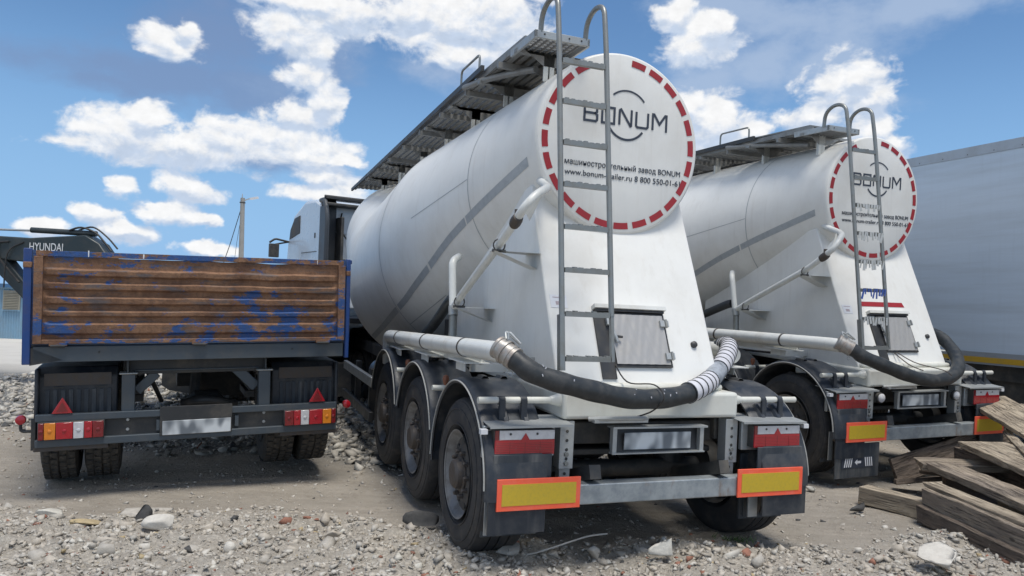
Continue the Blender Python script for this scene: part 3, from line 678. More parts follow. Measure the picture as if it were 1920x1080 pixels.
    g.box((-.60, .32, .70), (.60, 3.9, .74), M['chassis']); g.box((-.62, 2.9, 1.0), (.62, 3.3, 1.5), M['chassis']); g.box((-.5, 5.6, .95), (.5, 6.6, 1.2), M['chassis'])
    g.box((-1.0, 7.3, 1.25), (1.0, 9.7, 1.33), M['chassis'])
    ch = g.build('chassis_frame', root, bevel=.008)
    for y in (.66, 1.97, 3.28):
        g = G(); g.tube([(-.98, y, .523), (.98, y, .523)], .065, M['chassis'], 14)
        for s in (-1, 1):
            g.lathe([(0, .12), (.16, .14), (.22, .13)], (s*.5, y+.05, .56), (0, 0, 1), M['rubber'], 20); g.beam((s*.5, y-.05, .47), (s*.5, y-.65, .66), .08, .09, M['chassis']); g.lathe([(0, .2), (.12, .2)], (s*.72, y, .523), (s, 0, 0), M['chassis'], 24)
        g.build('axle', ch)
    g = G()
    for s in (-1, 1): g.tube([(s*.9, 4.3, .75), (s*.9, 5.2, .75)], .15, M['galv'] if s < 0 else M['chassis'], 18)
    g.tube([(-.3, 4.9, 1.0), (-.3, 5.0, .6), (-.3, 5.7, .55)], .09, M['chassis'], 12); g.build('air_tank', ch)
    for s in (-1, 1):
        g = G(); a, b = (s*1.17, s*1.22) if s > 0 else (s*1.22, s*1.17); c, d = (s*1.10, s*1.17) if s > 0 else (s*1.17, s*1.10)
        for z in (.34, .73): g.box((a, 4.1, z-.055), (b, 6.2, z+.055), M['galv' if z > .5 else 'dkmetal'])
        for y in (4.4, 5.4): g.box((c, y, .25), (d, y+.1, .85), M['dkmetal'])
        g.build('side_guard', ch, bevel=.006)
    # --- wheels, mudguards, poles
    for y in (.66, 1.97, 3.28):
        for s in (-1, 1):
            make_wheel(root, s*1.045, y, .523, s)
            g = G(); r0, r1 = .640, .652; n_ = 40; vs = []
            a0, a1 = (-2, 184) if y < 1 else (14, 166)
            prof = [(-.20, r0), (.19, r0), (.205, r0-.02), (.212, r0-.005), (.20, r1+.002), (.17, r1+.012), (-.17, r1+.012), (-.20, r1)]
            for i in range(n_+1):
                a = R(180-(a0+(a1-a0)*i/n_)) ; c, sn = math.cos(a), math.sin(a)
                for px, rr in prof: vs.append((s*(1.035+px), y + rr*c, .523 + rr*sn))
            k = len(prof); fs = [(i*k+j, i*k+(j+1) % k, (i+1)*k+(j+1) % k, (i+1)*k+j) for i in range(n_) for j in range(k)] + [tuple(range(k)), tuple(range(n_*k, n_*k+k))[::-1]]
            g.add(vs, fs, M['plastic'])
            for xo in (-.10, .04):                                 # raised ribs over the guard
                for (b0, b1) in ((150, 128), (95, 85), (52, 30)):
                    vs = []
                    for i in range(7):
                        a = R(180-(b0+(b1-b0)*i/6)) if False else R(b0+(b1-b0)*i/6)
                        for dx, rr in ((-.028, r1+.011), (-.014, r1+.030), (.014, r1+.030), (.028, r1+.011)): vs.append((s*(1.035+xo+dx), y+rr*math.cos(a), .523+rr*math.sin(a)))
                    g.add(vs, [(i*4+j, i*4+j+1, (i+1)*4+j+1, (i+1)*4+j) for i in range(6) for j in range(3)], M['plastic'])
            if y < 1: g.prism([(y-.64, .53), (y-.652, .53), (y-.652, .30), (y-.64, .30)], 0, s*1.22, s*.84, M['plastic'])
            mg = g.build('mudguard', root, angle=35)
            g = G(); aa0, aa1 = (0, 176) if y < 1 else (16, 164)
            g.tube([(s*(1.035+.214), y+.640*math.cos(R(aa0+(aa1-aa0)*i/36)), .523+.640*math.sin(R(aa0+(aa1-aa0)*i/36))) for i in range(37)], .0055, M['trim'], 6); g.build('edge_trim', mg)
    for y, z, xi in ((.20, 1.095, .62), (1.315, 1.03, .6), (2.625, 1.03, .6)):
        for s in (-1, 1):
            g = G(); g.tube([(s*xi, y, z), (s*1.255, y, z)], .022, M['cream'], 14)
            if y < 1: g.lathe([(0, .055), (.01, .05), (.09, .028), (.1, .024)], (s*.66, y, z), (s, 0, 0), M['cream'], 16)
            po = g.build('mudguard_pole', root)
            for xo in (.95, 1.10):
                g = G(); g.lathe([(-.022, .028), (.022, .028)], (s*xo, y, z), (1, 0, 0), M['plastic'], 14); g.box((s*xo-.02, y-.035, z-.12), (s*xo+.02, y-.015, z), M['plastic'])
                g.build('pole_clamp', po)
            if y > 1:
                g = G(); g.lathe([(0, .012), (.03, .022), (.05, .026), (.075, .018), (.08, .005)], (s*1.15, y, z+.02), (0, 0, 1), M['brown_lens'], 14); g.build('side_marker', po)
    # --- mud flaps behind the wheels
    for s in (-1, 1):
        g = G(); g.box((s*.80, .03, .56), (s*1.19, .045, .78), M['flap']); g.box((min(s*.80, s*1.19), .215, .22), (max(s*.80, s*1.19), .232, .70), M['flap'])
        for i in range(5): g.box((s*(.84+i*.078)-.008, .208, .24), (s*(.84+i*.078)+.008, .215, .45), M['flap'])
        fl = g.build('mud_flap', root, bevel=.004)
        g = G(); xa, xb = (s*.79, s*.87) if s > 0 else (s*1.21, s*1.16)
        g.box((min(xa, xb), .10, .27), (max(xa, xb), .11, .55), M['galv']); g.build('flap_bracket', fl)
    # --- rear lamps
    for s in (-1, 1):
        g = G(); x0, x1 = .775, 1.185; lo, hi = (x0, x1) if s > 0 else (-x1, -x0)
        g.box((lo-.05, .125, .745), (hi+.03, .16, .945), M['galv']); g.box((lo, .06, .772), (hi, .125, .932), M['chassis'])
        lm = g.build('tail_lamp', root, bevel=.006)
        g = G(); g.box((lo+.004, .050, .776), (hi-.004, .062, .868), M['lensred']); g.box((lo+.004, .052, .8685), (lo+.03, .062, .928), M['lensdark'])
        for q_ in range(1, 4): xx_ = lo + (hi-lo)*q_/4; g.box((xx_-.0015, .0485, .778), (xx_+.0015, .0505, .856), M['lensdark'])
        for q_ in range(7): g.box((lo+.01, .0492, .783+q_*.0105), (hi-.01, .0502, .786+q_*.0105), M['lensdark'])
        g.build('red_lens', lm, bevel=.002)
        g = G(); g.box((lo+.032, .051, .8685), (hi-.004, .062, .928), M['lensclear']); g.build('clear_lens', lm, bevel=.003)
        g = G(); xm = (lo+hi)/2; g.prism([(xm-.028, .8685), (xm+.028, .8685), (xm, .912)], 1, .046, .0515, M['lensred']); g.build('triangle_reflector', lm)
        g = G()
        for i in (-.10, .08): g.lathe([(0, .008), (.004, .007)], (xm+i, .0505, .905), (0, -1, 0), M['chassis'], 10)
        g.build('lamp_screw', lm)
        g = G(); x0, x1 = (.66, 1.225); q = [(s*x0, .02, .957), (s*x1, .03, .951), (s*x1, .30, .975), (s*x0, .32, .975)]
        q2 = [(a, b, c+.006) for a, b, c in q]; fl_ = [(a, b, c-.008) for a, b, c in q[:2]]
        g.add(q + q2 + fl_, [(3, 2, 1, 0), (4, 5, 6, 7), (0, 1, 5, 4), (1, 2, 6, 5), (2, 3, 7, 6), (3, 0, 4, 7), (8, 9, 1, 0)], M['galv']); g.build('lamp_cover', root)
        g = G(); g.tube([(s*1.19, .13, .93), (s*1.235, .12, .92), (s*1.26, .10, .92)], .009, M['rubber'], 8); g.box((s*1.25-.022, .06, .905), (s*1.25+.022, .10, .935), M['sticker']); g.build('outline_marker', lm)
    # --- underrun protection
    for s in (-1, 1):
        g = G()
        g.box((s*.65-.05, .14, .655), (s*.65+.05, .23, .965), M['galv']); g.box((s*.65-.038, .155, .50), (s*.65+.038, .22, .66), M['galv'])
        for z in (.90, .84, .78, .72, .62, .56): g.lathe([(0, .011), (.004, .011)], (s*.65, .1405 if z > .655 else .1555, z), (0, -1, 0), M['chassis'], 10)
        g.lathe([(0, .018), (.012, .016)], (s*.65, .14, .75), (0, -1, 0), M['rail'], 6); g.lathe([(0, .018), (.012, .016)], (s*.65, .14, .69), (0, -1, 0), M['rail'], 6)
        g.build('beam_upright', root, bevel=.004)
    g = G(); g.box((-1.15, .01, .452), (1.15, .115, .582), M['beam']); g.build('bumper_beam', root, bevel=.008)
    # number plate holder
    g = G(); g.add([(-.36, .12, .93), (.38, .12, .915), (.34, .09, .755), (-.36, .09, .77), (-.34, .14, .92), (.35, .14, .905), (.31, .11, .765), (-.34, .11, .78)], [(3, 2, 1, 0), (4, 5, 6, 7), (0, 1, 5, 4), (1, 2, 6, 5), (2, 3, 7, 6), (3, 0, 4, 7)], M['dkmetal'])
    for s in (-1, 1): g.box((s*.34-.015, .06, .76), (s*.34+.015, .1, .93), M['galv'])
    g.box((-.36, .05, .925), (.38, .13, .937), M['galv']); g.box((-.36, .05, .757), (.36, .10, .766), M['galv'])
    hd = g.build('plate_holder', root); g = G(); g.box((-.26, .072, .782), (.26, .084, .895), M['plate']); g.build('number_plate', hd, bevel=.004)
    # --- ladder
    rungs = [3.402-.2895*i for i in range(8)]
    ly = lambda z: .10+(z-1.3)*.139
    # --- walkway
    wy = lambda y: 3.715 - (y-1.0)*.014
    g = G()
    for i in range(12): x = -.70+.075*i; g.beam((x, 1.25, wy(1.25)), (x, 9.1, wy(9.1)), .045, .03, M['grating'])
    for i in range(66): y = 1.27+.12*i; g.box((-.72, y, wy(y)+.012), (.14, y+.035, wy(y)+.022), M['grating'])
    wk = g.build('walkway', root)
    g = G(); x0, x1 = -.775, -.33
    g.box((x0, .74, 3.665), (x1, .765, 3.72), M['galv']); g.box((x0, .74, 3.66), (x0+.02, 1.25, 3.72), M['galv']); g.box((x1-.02, .74, 3.66), (x1, 1.25, 3.72), M['galv'])
    for i in range(9): g.box((x0+.02, .79+i*.05, 3.70), (x1-.02, .80+i*.05, 3.715), M['grating'])
    for i in range(8): g.box((x0+.03+i*.052, .765, 3.682), (x0+.04+i*.052, 1.25, 3.70), M['grating'])
    for x in (-.7, -.5, -.4): g.lathe([(0, .008), (.005, .007)], (x, .74, 3.695), (0, -1, 0), M['dkmetal'], 8)
    g.build('platform', wk, bevel=.002)
    g = G()                                                       # folded guard rail along the left edge
    g.beam((-.79, 1.9, wy(1.9)+.05), (-.79, 9.25, wy(9.25)-.02), .03, .05, M['dkmetal']); g.beam((-.74, 1.0, wy(1)+.02), (-.74, 9.2, wy(9.2)), .025, .05, M['grating'])
    g.box((-.74, 1.05, 3.76), (-.30, 2.25, 3.775), M['grating'])
    g.tube(round_path([(-.79, 2.0, wy(2)+.06), (-.79, 2.0, wy(2)+.20), (-.79, 2.55, wy(2)+.20), (-.79, 2.55, wy(2)+.06)], .05), .011, M['rail'], 8)
    g.beam((.14, 1.0, wy(1)-.03), (.14, 9, wy(9)-.03), .02, .08, M['grating'])
    for y in np.arange(1.5, 9, .9): g.beam((-.79, y, wy(y)-.04), (.15, y, wy(y)-.04), .035, .05, M['grating'])
    g.build('guard_rail', wk)
    g = G()
    for i, y in enumerate((1.1, 2.0, 2.95, 3.95, 5.1, 6.4, 7.7)):
        for xx in (-.50, -.05):
            r_, zc_ = tsec(y+.05); zt = zc_+math.sqrt(max(0, r_*r_-xx*xx)) - .02
            if xx > -.1: g.build('walkway_leg', wk); g = G()
            g.box((xx-.045, y, zt), (xx+.045, y+.012, wy(y)-.02), M['white_dirty']); g.box((xx-.006, y, zt), (xx+.006, y+.08, wy(y)-.02), M['white_dirty'])
        g.build('walkway_leg', wk); g = G()
        g.add([(-.72, y, wy(y)-.02), (-.2, y, wy(y)-.02), (-.40, y, wy(y)-.13), (-.55, y, wy(y)-.13)], [(0, 1, 2, 3)], M['grating']); g.box((-.78, y, wy(y)-.05), (.15, y+.06, wy(y)-.022), M['grating']); g.build('cross_bracket', wk); g = G()
    g = G()
    g = G()
    for i in range(60): y = 1.3+i*.11; g.box((.145, y, wy(y)-.06), (.155, y+.11, wy(y)+.01-.02*(i % 2)), M['dkmetal'])
    g.tube([(-.25, 1.0, 3.58), (-.18, 3, 3.60), (-.2, 5, 3.52)], .02, M['cable'], 6); g.build('cable_tray', wk)
    g = G(); g.tube(smooth_path([(-.55, 1.25, 3.60), (-.62, 1.5, 3.63), (-.74, 2.0, 3.68), (-.80, 2.4, 3.70)], 5), .028, M['grating'], 10); g.build('rail_tube', wk)
    # --- discharge pipe on each side
    for s in (-1, 1):
        g = G(); ye = .02 if s < 0 else .78; ze = 1.43 if s < 0 else 1.40
        pth = round_path([(s*1.13, 3.60, 1.0), (s*1.15, 3.56, 1.29), (s*1.15, .20 if s < 0 else .95, 1.405), ((s*1.13), ye, ze-.03)], .09, 6)
        g.tube(pth, .066, M['white_dirty'], 22); pp = g.build('discharge_pipe', root)
        g = G()
        for y in (3.0, 1.95, .85) if s < 0 else (3.0, 1.95):
            z = 1.29+(3.56-y)*.0342; g.lathe([(-.012, .0675), (-.012, .070), (.012, .070), (.012, .0675)], (s*1.15, y, z), (0, 1, 0), M['hub'], 24, caps=False)
        g.build('pipe_strap', pp)
        g = G()
        for y in (3.0, 1.95, .9):
            z = 1.29+(3.56-y)*.0342-.10; g.box((min(s*1.21, s*1.02), y-.22, z-.002), (max(s*1.21, s*1.02), y+.18, z+.006), M['white_dirty']); g.box((s*1.16-.004, y-.1, z-.07), (s*1.16+.004, y+.12, z), M['white_dirty'])
        g.beam((s*1.05, .75, 1.31), (s*1.05, 3.4, 1.22), .02, .09, M['white_dirty'])
        for y in (1.0, 2.2, 3.2): g.box((min(s*1.05, s*.66), y, 1.19), (max(s*1.05, s*.66), y+.05, 1.25), M['white_dirty'])
        g.box((min(s*.66, s*1.05), .72, 1.30), (max(s*.66, s*1.05), .735, 1.33), M['galv'])
        g.build('pipe_bracket', pp)
    # --- slanting air pipe on each side
    for s in (-1,):
        P = [(-.60, .95, 2.66), (-.69, .56, 2.545), (-.82, .47, 2.47), (-.90, .46, 2.38), (-.94, .75, 2.17), (-.95, 1.66, 1.76), (-.95, 1.86, 1.66)]
        g = G(); g.tube(round_path([(s*-a, b, c) for a, b, c in P], .07, 5), .031, M['white_dirty'], 14); ap = g.build('air_pipe', root)
        g = G(); g.tube(round_path([(s*.95, 1.90, 1.62), (s*.95, 1.99, 2.05), (s*.86, 2.10, 2.10)], .06, 5), .033, M['white_dirty'], 14); g.build('vent_stub', ap)
        g = G(); g.tube([(s*.95, 1.90, 1.66), (s*.95, 1.88, 1.58)], .042, M['galv'], 14); g.tube([(s*.95, 1.88, 1.58), (s*.95, 1.86, 1.20)], .036, M['rail'], 14); g.build('pipe_fitting', ap)
        g = G(); g.lathe([(-.05, .036), (-.02, .042), (.02, .042), (.05, .036)], (s*.915, .575, 2.29), (0, .85, -.5), M['hub'], 14); g.tube([(s*.915, .56, 2.30), (s*.915, .56, 2.37)], .02, M['hub'], 8); g.build('pipe_valve', ap)
        g = G()
        for yb, zb_ in ((.80, 2.13), (1.72, 1.70)):
            g = G(); g.add([(s*1.0, yb-.07, zb_-.045), (s*1.0, yb+.07, zb_-.045), (s*.655, yb+.20, zb_-.045), (s*.655, yb-.10, zb_-.045), (s*.655, yb+.1, zb_-.16), (s*.655, yb-.05, zb_-.16)], [(0, 1, 2, 3), (0, 1, 4, 5)], M['white_dirty'])
            g.box((s*.95-.05, yb-.01, zb_-.05), (s*.95+.05, yb+.01, zb_-.03), M['dkmetal']); g.tube([(s*.95+.045*math.cos(t), yb, zb_+.045*math.sin(t)) for t in np.linspace(0, 6.28, 14)], .006, M['dkmetal'], 6); g.build('pipe_bracket', ap)
        g = G(); g.add([(s*.68, .62, 2.55), (s*.72, .62, 2.55), (s*.88, .52, 2.36), (s*.70, .85, 2.33)], [(0, 1, 2), (0, 2, 3)], M['white_dirty'])
        g.build('gusset_plate', ap)
    g = G(); g.tube(smooth_path([(-.93, 1.98, 1.72), (-.92, 2.1, 1.70), (-.88, 2.5, 1.58), (-.84, 2.95, 1.44), (-.82, 3.3, 1.34)], 5), .05, M['rubber'], 12); g.tube([(-.93, 1.96, 1.62), (-.93, 1.96, 1.86)], .018, M['dkmetal'], 8); g.build('rubber_boot', root)
    g = G(); g.tube([(-.75, 1.1, 1.19), (-.72, 2.0, 1.15), (-.7, 3.2, 1.12)], .015, M['cable'], 6); g.tube([(-.35, .3, 1.0), (-.2, .5, .8), (.3, .6, .78)], .014, M['cable'], 6); g.build('cable', ch)
    return root

def make_ladder(root, dx=0.0):
    ly = lambda z: .10+(z-1.3)*.139
    g = G()
    for x in (-.725+dx, -.36+dx):
        zb = 1.30 if x < -.6+dx else 1.66
        P = [(x, ly(zb), zb), (x, ly(3.5), 3.5), (x, .43, 3.64), (x, .475, 3.87), (x, .62, 3.91), (x, .75, 3.84), (x, .76, 3.69)]
        g.tube(round_path(P, .09, 5), .0195, M['rail'], 12)
    g.beam((-.735+dx, ly(1.3)-.0, 1.30), (-.735+dx, ly(1.62), 1.66), .034, .05, M['rail'], up=(0, 1, 0)); g.beam((-.36+dx, ly(1.36), 1.36), (-.36+dx, ly(1.7), 1.7), .022, .03, M['rail'], up=(0, 1, 0))
    for z in (): g.beam((-.725+dx, ly(z), z), (-.66, face_y(min(z, 2.3)) if z < 2.3 else .80, z-.05), .02, .03, M['rail'])
    ld = g.build('ladder', root)
    for i in range(8):
        z = 3.402-.2895*i; g = G(); g.box((-.706+dx, ly(z)-.018, z-.016), (-.379+dx, ly(z)+.018, z+.016), M['rail'])
        for k in range(7): x = -.69+dx+k*.046; g.box((x, ly(z)-.018, z+.016), (x+.026, ly(z)+.018, z+.021+.003*math.sin(k*2.1+i)), M['rail'])
        g.build('rung', ld)
    return ld
def marker_board(root, x0, x1, z0, z1, tilt=0.0):
    g = G(); b = .032; dy = .012
    def q(a, c, e, f, y, m): g.box((a, y-dy, c), (e, y, f), m)
    q(x0, z0, x1, z1, .006, M['fluor']); o = g.build('marker_board', root, bevel=.002)
    g = G(); g.box((x0+b, -.0085, z0+b), (x1-b, -.006, z1-b), M['yellow']); g.build('yellow_field', o); return o

A_POSE = (1.0378, 4.9518, -.0122, .365, .0117, .0114)
B_POSE = (4.3206, 7.6832, 0.026, 0.3936, 0.0416, -0.0082)
GT = 'cement tanker trailers parked side by side'
A = empty('tanker_trailer', 'near white tank semi-trailer with taped black hose and bare ladder, parked in the middle', 'tank trailer', A_POSE[:3], (A_POSE[4], A_POSE[5], A_POSE[3]), GT)
build_tanker(A)
index_kids()
B = copy_tree(A, None)
B['label'] = 'far white tank semi-trailer with plastic strips on its ladder, beside the grey box trailer'
B.location = B_POSE[:3]; B.rotation_euler = (B_POSE[4], B_POSE[5], B_POSE[3])

# --- what differs: the near tanker
make_ladder(A)
for x0, x1 in ((-1.173, -.608), (.608, 1.173)): marker_board(A, x0, x1, .444, .639)
P = [(-1.13, .02, 1.40), (-1.09, -.03, 1.365), (-1.02, -.07, 1.31), (-.90, -.10, 1.265), (-.75, -.11, 1.228), (-.571, -.105, 1.189), (-.40, -.09, 1.155), (-.22, -.075, 1.140), (-.017, -.03, 1.142), (.17, .03, 1.16), (.36, .12, 1.20), (.53, .25, 1.235), (.72, .42, 1.29), (.93, .62, 1.36), (1.08, .78, 1.42), (1.16, .90, 1.45), (1.17, 1.02, 1.43)]
def hose(root, P, tape):
    sp_ = smooth_path(P, 6); g = G(); g.tube(sp_, [.066+.0025*math.sin(i*.7) for i in range(len(sp_))], M['rubber'], 20); h = g.build('hose', root, angle=60)
    if tape:
        for i0, i1 in ((55, 66), (72, 94)):
            g = G(); g.tube(sp_[i0:i1], .0715, M['tape'], 20); 
            for k in range(i0, i1, 2):
                c = sp_[k]; d = (sp_[k+1]-sp_[k-1]).normalized(); g.lathe([(-.006, .0718), (-.006, .0745), (.006, .0745), (.006, .0718)], c, d, M['rubber'], 20, caps=False)
            g.build('tape_wrap', h)
        g = G(); g.tube(sp_[65:73], .0685, M['worn'], 20); g.build('worn_sleeve', h)
        g = G()
        for i in range(12):
            c = random.choice(sp_[14:56]); a = random.uniform(-.3, 1.4); q = c + Vector((random.uniform(-.02, .02), -.0665*math.cos(a), .0665*math.sin(a)))
            g.box((q.x-.0015*random.uniform(1, 3), q.y-.002, q.z-.012*random.random()), (q.x+.003, q.y+.002, q.z+.008), M['tape'], rot=(0, random.uniform(-.8, .8), 0))
        g.build('paint_chips', h)
    g = G(); a, b = sp_[0], sp_[5]; d = (b-a).normalized(); o = a - d*.05
    g.lathe([(-.05, .068), (-.045, .075), (-.03, .075), (-.025, .070), (.01, .070), (.012, .080), (.028, .080), (.03, .071), (.06, .071), (.062, .075), (.074, .075), (.076, .071), (.09, .071), (.092, .075), (.102, .075), (.104, .068)], o, d, M['brass'], 28)
    for sgn in (-1, 1): g.tube(round_path([o + d*.03 + Vector((0, sgn*.02, .085)), o + d*.0 + Vector((.02, sgn*.03, .12)), o + d*.10 + Vector((.03, sgn*.01, .095))], .02), .008, M['galv'], 8)
    g.tube([o + d*.05 + Vector((.0, -.03, -.09)) + Vector((.018*math.cos(t), 0, .018*math.sin(t)-.02)) for t in np.linspace(0, 6.28, 12)], .003, M['galv'], 6)
    g.build('hose_coupling', h); return h
hose(A, P, True)
g = G(); g.tube(smooth_path([(-.20, .40, 1.36), (-.19, .2, 1.22), (-.13, -.05, 1.23), (-.12, -.16, 1.16), (-.14, -.06, 1.06), (-.2, .06, 1.0)], 6), .005, M['cable'], 6); g.build('tether', A)
g = G(); g.box((.72, .85, 1.42), (.90, 1.10, 1.62), M['yellowplastic'], rot=(.5, .3, .2)); g.build('wheel_chock', A, bevel=.02)
g = G(); g.add([(1.22, 1.05, 1.18), (1.22, 1.05, 1.48), (1.27, 1.05, 1.48), (1.27, 1.05, 1.15), (.95, 1.05, 1.16), (1.14, 1.05, 1.22)] + [(1.22, 1.09, 1.18), (1.22, 1.09, 1.48), (1.27, 1.09, 1.48), (1.27, 1.09, 1.15), (.95, 1.09, 1.16), (1.14, 1.09, 1.22)],
          [(0, 1, 2, 3), (5, 0, 3, 4), (6, 7, 8, 9)[::-1], (11, 6, 9, 10)[::-1], (0, 6, 7, 1), (1, 7, 8, 2), (2, 8, 9, 3), (3, 9, 10, 4), (5, 11, 6, 0)], M['cream']); g.build('hose_hook', A)
# --- what differs: the far tanker
ld = make_ladder(B, -.10)
ly = lambda z: .10+(z-1.3)*.139
random.seed(3)
for zi, mm in ((3, 'stripwhite'), (4, 'stripwhite'), (5, 'stripwhite'), (6, 'stripblue'), (7, 'stripwhite')):
    g = G(); z = 3.402-.2895*(zi-1)
    for k in range(9):
        x = -.80+k*.038; h_ = random.uniform(.015, .09); g.box((x, ly(z)-.026, z-h_), (x+random.uniform(.012, .034), ly(z)-.022, z+.02), M[mm], rot=(0, random.uniform(-.25, .25), 0))
    g.build('plastic_strip', ld)
for x0, x1 in ((-1.10, -.56), (.735, 1.2)): marker_board(B, x0, x1, .46, .655)
hose(B, [(-1.13, .02, 1.40), (-1.07, -.03, 1.36), (-1.0, -.06, 1.31), (-.86, -.09, 1.26), (-.68, -.11, 1.20), (-.48, -.12, 1.14), (-.25, -.11, 1.09), (.0, -.08, 1.065), (.25, -.02, 1.075), (.48, .06, 1.12), (.68, .18, 1.20), (.85, .36, 1.30), (.96, .55, 1.40), (1.02, .72, 1.47), (1.05, .85, 1.47), (1.08, .98, 1.42)], False)
g = G()
for s in (-1, 1): g.lathe([(0, .045), (-.02, .045), (-.03, .035), (-.04, .01)], (s*.55, .10, .87), (0, 1, 0), M['lensclear'], 18)
for s in (-1, 1): g.lathe([(.0, .055), (.03, .055)], (s*.55, .09, .87), (0, 1, 0), M['chassis'], 18)
g.build('reversing_lamp', B)
def fpB(x, z, d=0): return (x, face_y(z) - d*.91, z + d*.41)
g = G(); q = [fpB(-.34, 1.78, .003), fpB(.30, 1.78, .003), fpB(.28, 1.83, .003), fpB(-.34, 1.83, .003)]; g.add(q, [(0, 1, 2, 3)], M['redtape']); g.build('red_strip', B)
g = G(); g.box((-1.20, .02, .10), (-.62, .035, .44), M['flap']); fl = g.build('mud_flap', B, bevel=.004)
g = G()
g.box((-1.12, .0165, .20), (-.70, .0195, .31), M['logo'])
for k in range(4):
    for sx in (-1.09, -.82): x = sx+k*.027; g.add([(x, .0155, .21), (x+.014, .0155, .21), (x+.030, .0155, .30), (x+.016, .0155, .30)] if sx < -1 else [(x+.016, .0155, .21), (x+.030, .0155, .21), (x+.014, .0155, .30), (x, .0155, .30)], [(0, 1, 2, 3)], M['sticker'])
g.add([(-.95, .0155, .255), (-.915, .0155, .225), (-.915, .0155, .243), (-.865, .0155, .243), (-.865, .0155, .267), (-.915, .0155, .267), (-.915, .0155, .285)], [(0, 1, 2, 3, 4, 5, 6)], M['sticker']); g.build('arrow_sign', fl)
g = G(); g.tube(smooth_path([(-.1, .42, 1.36), (.02, .2, 1.22), (.12, -.06, 1.17), (.18, -.12, 1.12)], 5), .006, M['hub'], 6); g.tube(smooth_path([(-.12, .42, 1.36), (-.06, .2, 1.2), (-.02, .05, 1.15)], 5), .006, M['hub'], 6); g.build('chain', B)

# ------------------------------------------------------------------ tractor unit in front of the near tanker
T = empty('tractor_unit', 'white lorry tractor unit with dark side fairing coupled to the near tanker', 'truck', (-3.77, 14.4, 0), (0, 0, .60))
g = G()    # local: x right, y forward, origin at the rear left corner of the cab
g.prism([(0, 1.15), (0, 3.55), (.35, 3.68), (1.0, 3.70), (1.7, 3.45), (2.05, 2.9), (2.15, 2.2), (2.2, 1.15)], 0, 0, 2.45, M['cabwhite']); cab = g.build('cab', T, bevel=.07, seg=3)
g = G()
g.prism([(-.02, 1.3), (-.02, 3.60), (.05, 3.66), (.12, 3.6), (.12, 1.3)], 0, .02, .30, M['fairing']); g.tube(round_path([(-.02, -.38, 1.4), (-.02, -.38, 3.3), (-.01, -.2, 3.62), (0, .05, 3.62)], .2), .05, M['fairing'], 8)
g.box((-.03, -.36, 1.35), (.0, .02, 3.5), M['fairing']); g.box((.30, -.30, 1.35), (.36, .02, 3.3), M['chassis']); g.box((-.02, -.3, 3.5), (2.4, -.02, 3.56), M['chassis']); g.build('side_fairing', T, bevel=.03)
g = G(); g.box((.30, -.03, 2.45), (2.4, -.003, 2.49), M['dkmetal']); g.box((.30, -.03, 3.0), (2.4, -.003, 3.03), M['cabwhite']); g.tube(smooth_path([(.4, -.05, 3.4), (.35, -.1, 3.1), (.6, -.12, 2.7), (.5, -.1, 2.4)], 5), .015, M['cable'], 6)
g.tube(round_path([(1.0, -.06, 1.9), (1.0, -.08, 2.9), (1.5, -.08, 2.9), (1.5, -.06, 2.7)], .1), .015, M['cable'], 6); g.tube([(1.0, -.08, 2.3), (1.6, -.08, 2.3)], .014, M['cable'], 6); g.tube([(.9, -.05, 3.45), (.9, -.08, 3.15)], .04, M['cable'], 8); g.build('air_line', T)
g = G(); g.tube([(-.02, -.2, 3.68), (2.45, -.2, 3.68)], .03, M['dkmetal'], 8); g.box((0, -.25, 3.64), (2.45, .1, 3.67), M['dkmetal']); g.build('roof_rail', T)
g = G(); g.prism([(1.25, 3.05), (1.9, 2.95), (1.85, 3.15), (1.6, 3.38), (1.25, 3.42)], 0, -.012, -.002, M['chassis']); g.box((-.012, .3, 2.9), (-.002, .34, 3.0), M['chassis']); g.box((-.008, .2, 2.62), (.0, 1.1, 2.635), M['dkmetal']); g.build('side_window', T)
g = G(); g.box((-.42, 1.9, 2.55), (-.22, 2.0, 2.84), M['chassis']); g.tube([(-.3, 1.95, 2.83), (.0, 2.0, 2.9)], .02, M['chassis'], 6); g.tube(round_path([(-.42, 1.95, 2.86), (-.3, 1.95, 2.95), (0, 1.95, 2.90)], .05), .025, M['chassis'], 6); g.build('mirror', T, bevel=.03)
g = G(); g.box((.55, -3.6, .85), (.70, 1.8, 1.1), M['chassis']); g.box((1.75, -3.6, .85), (1.90, 1.8, 1.1), M['chassis']); g.box((.3, -3, 1.1), (2.1, -1.2, 1.22), M['chassis']); g.box((.0, -.4, .5), (.6, .6, 1.1), M['galv']); g.box((-.02, -.6, 1.1), (2.4, 0, 1.16), M['dkmetal']); g.build('chassis_frame', T, bevel=.01)
for (x, y, s) in ((.18, -2.1, -1), (2.27, -2.1, 1), (.18, 1.25, -1), (2.27, 1.25, 1)): make_wheel(T, x, y, .52, s)
g = G()
for x in (-.02, 1.97): g.prism([(-2.75, .75), (-2.6, 1.15), (-2.3, 1.22), (-1.9, 1.22), (-1.6, 1.15), (-1.45, .75), (-1.5, .75), (-1.64, 1.1), (-1.92, 1.17), (-2.28, 1.17), (-2.56, 1.1), (-2.7, .75)], 0, x, x+.48, M['plastic'])
g.build('mudguard', T)

# ------------------------------------------------------------------ tipping trailer with the rusty gate
C_POSE = (-2.6016, 6.2956, 0.0553, 0.4512, 0.0243, -0.0223)
D = empty('tipping_trailer', 'blue tipping trailer with rusty ribbed tailgate and twin rear wheels', 'trailer', C_POSE[:3], (C_POSE[4], C_POSE[5], C_POSE[3]))
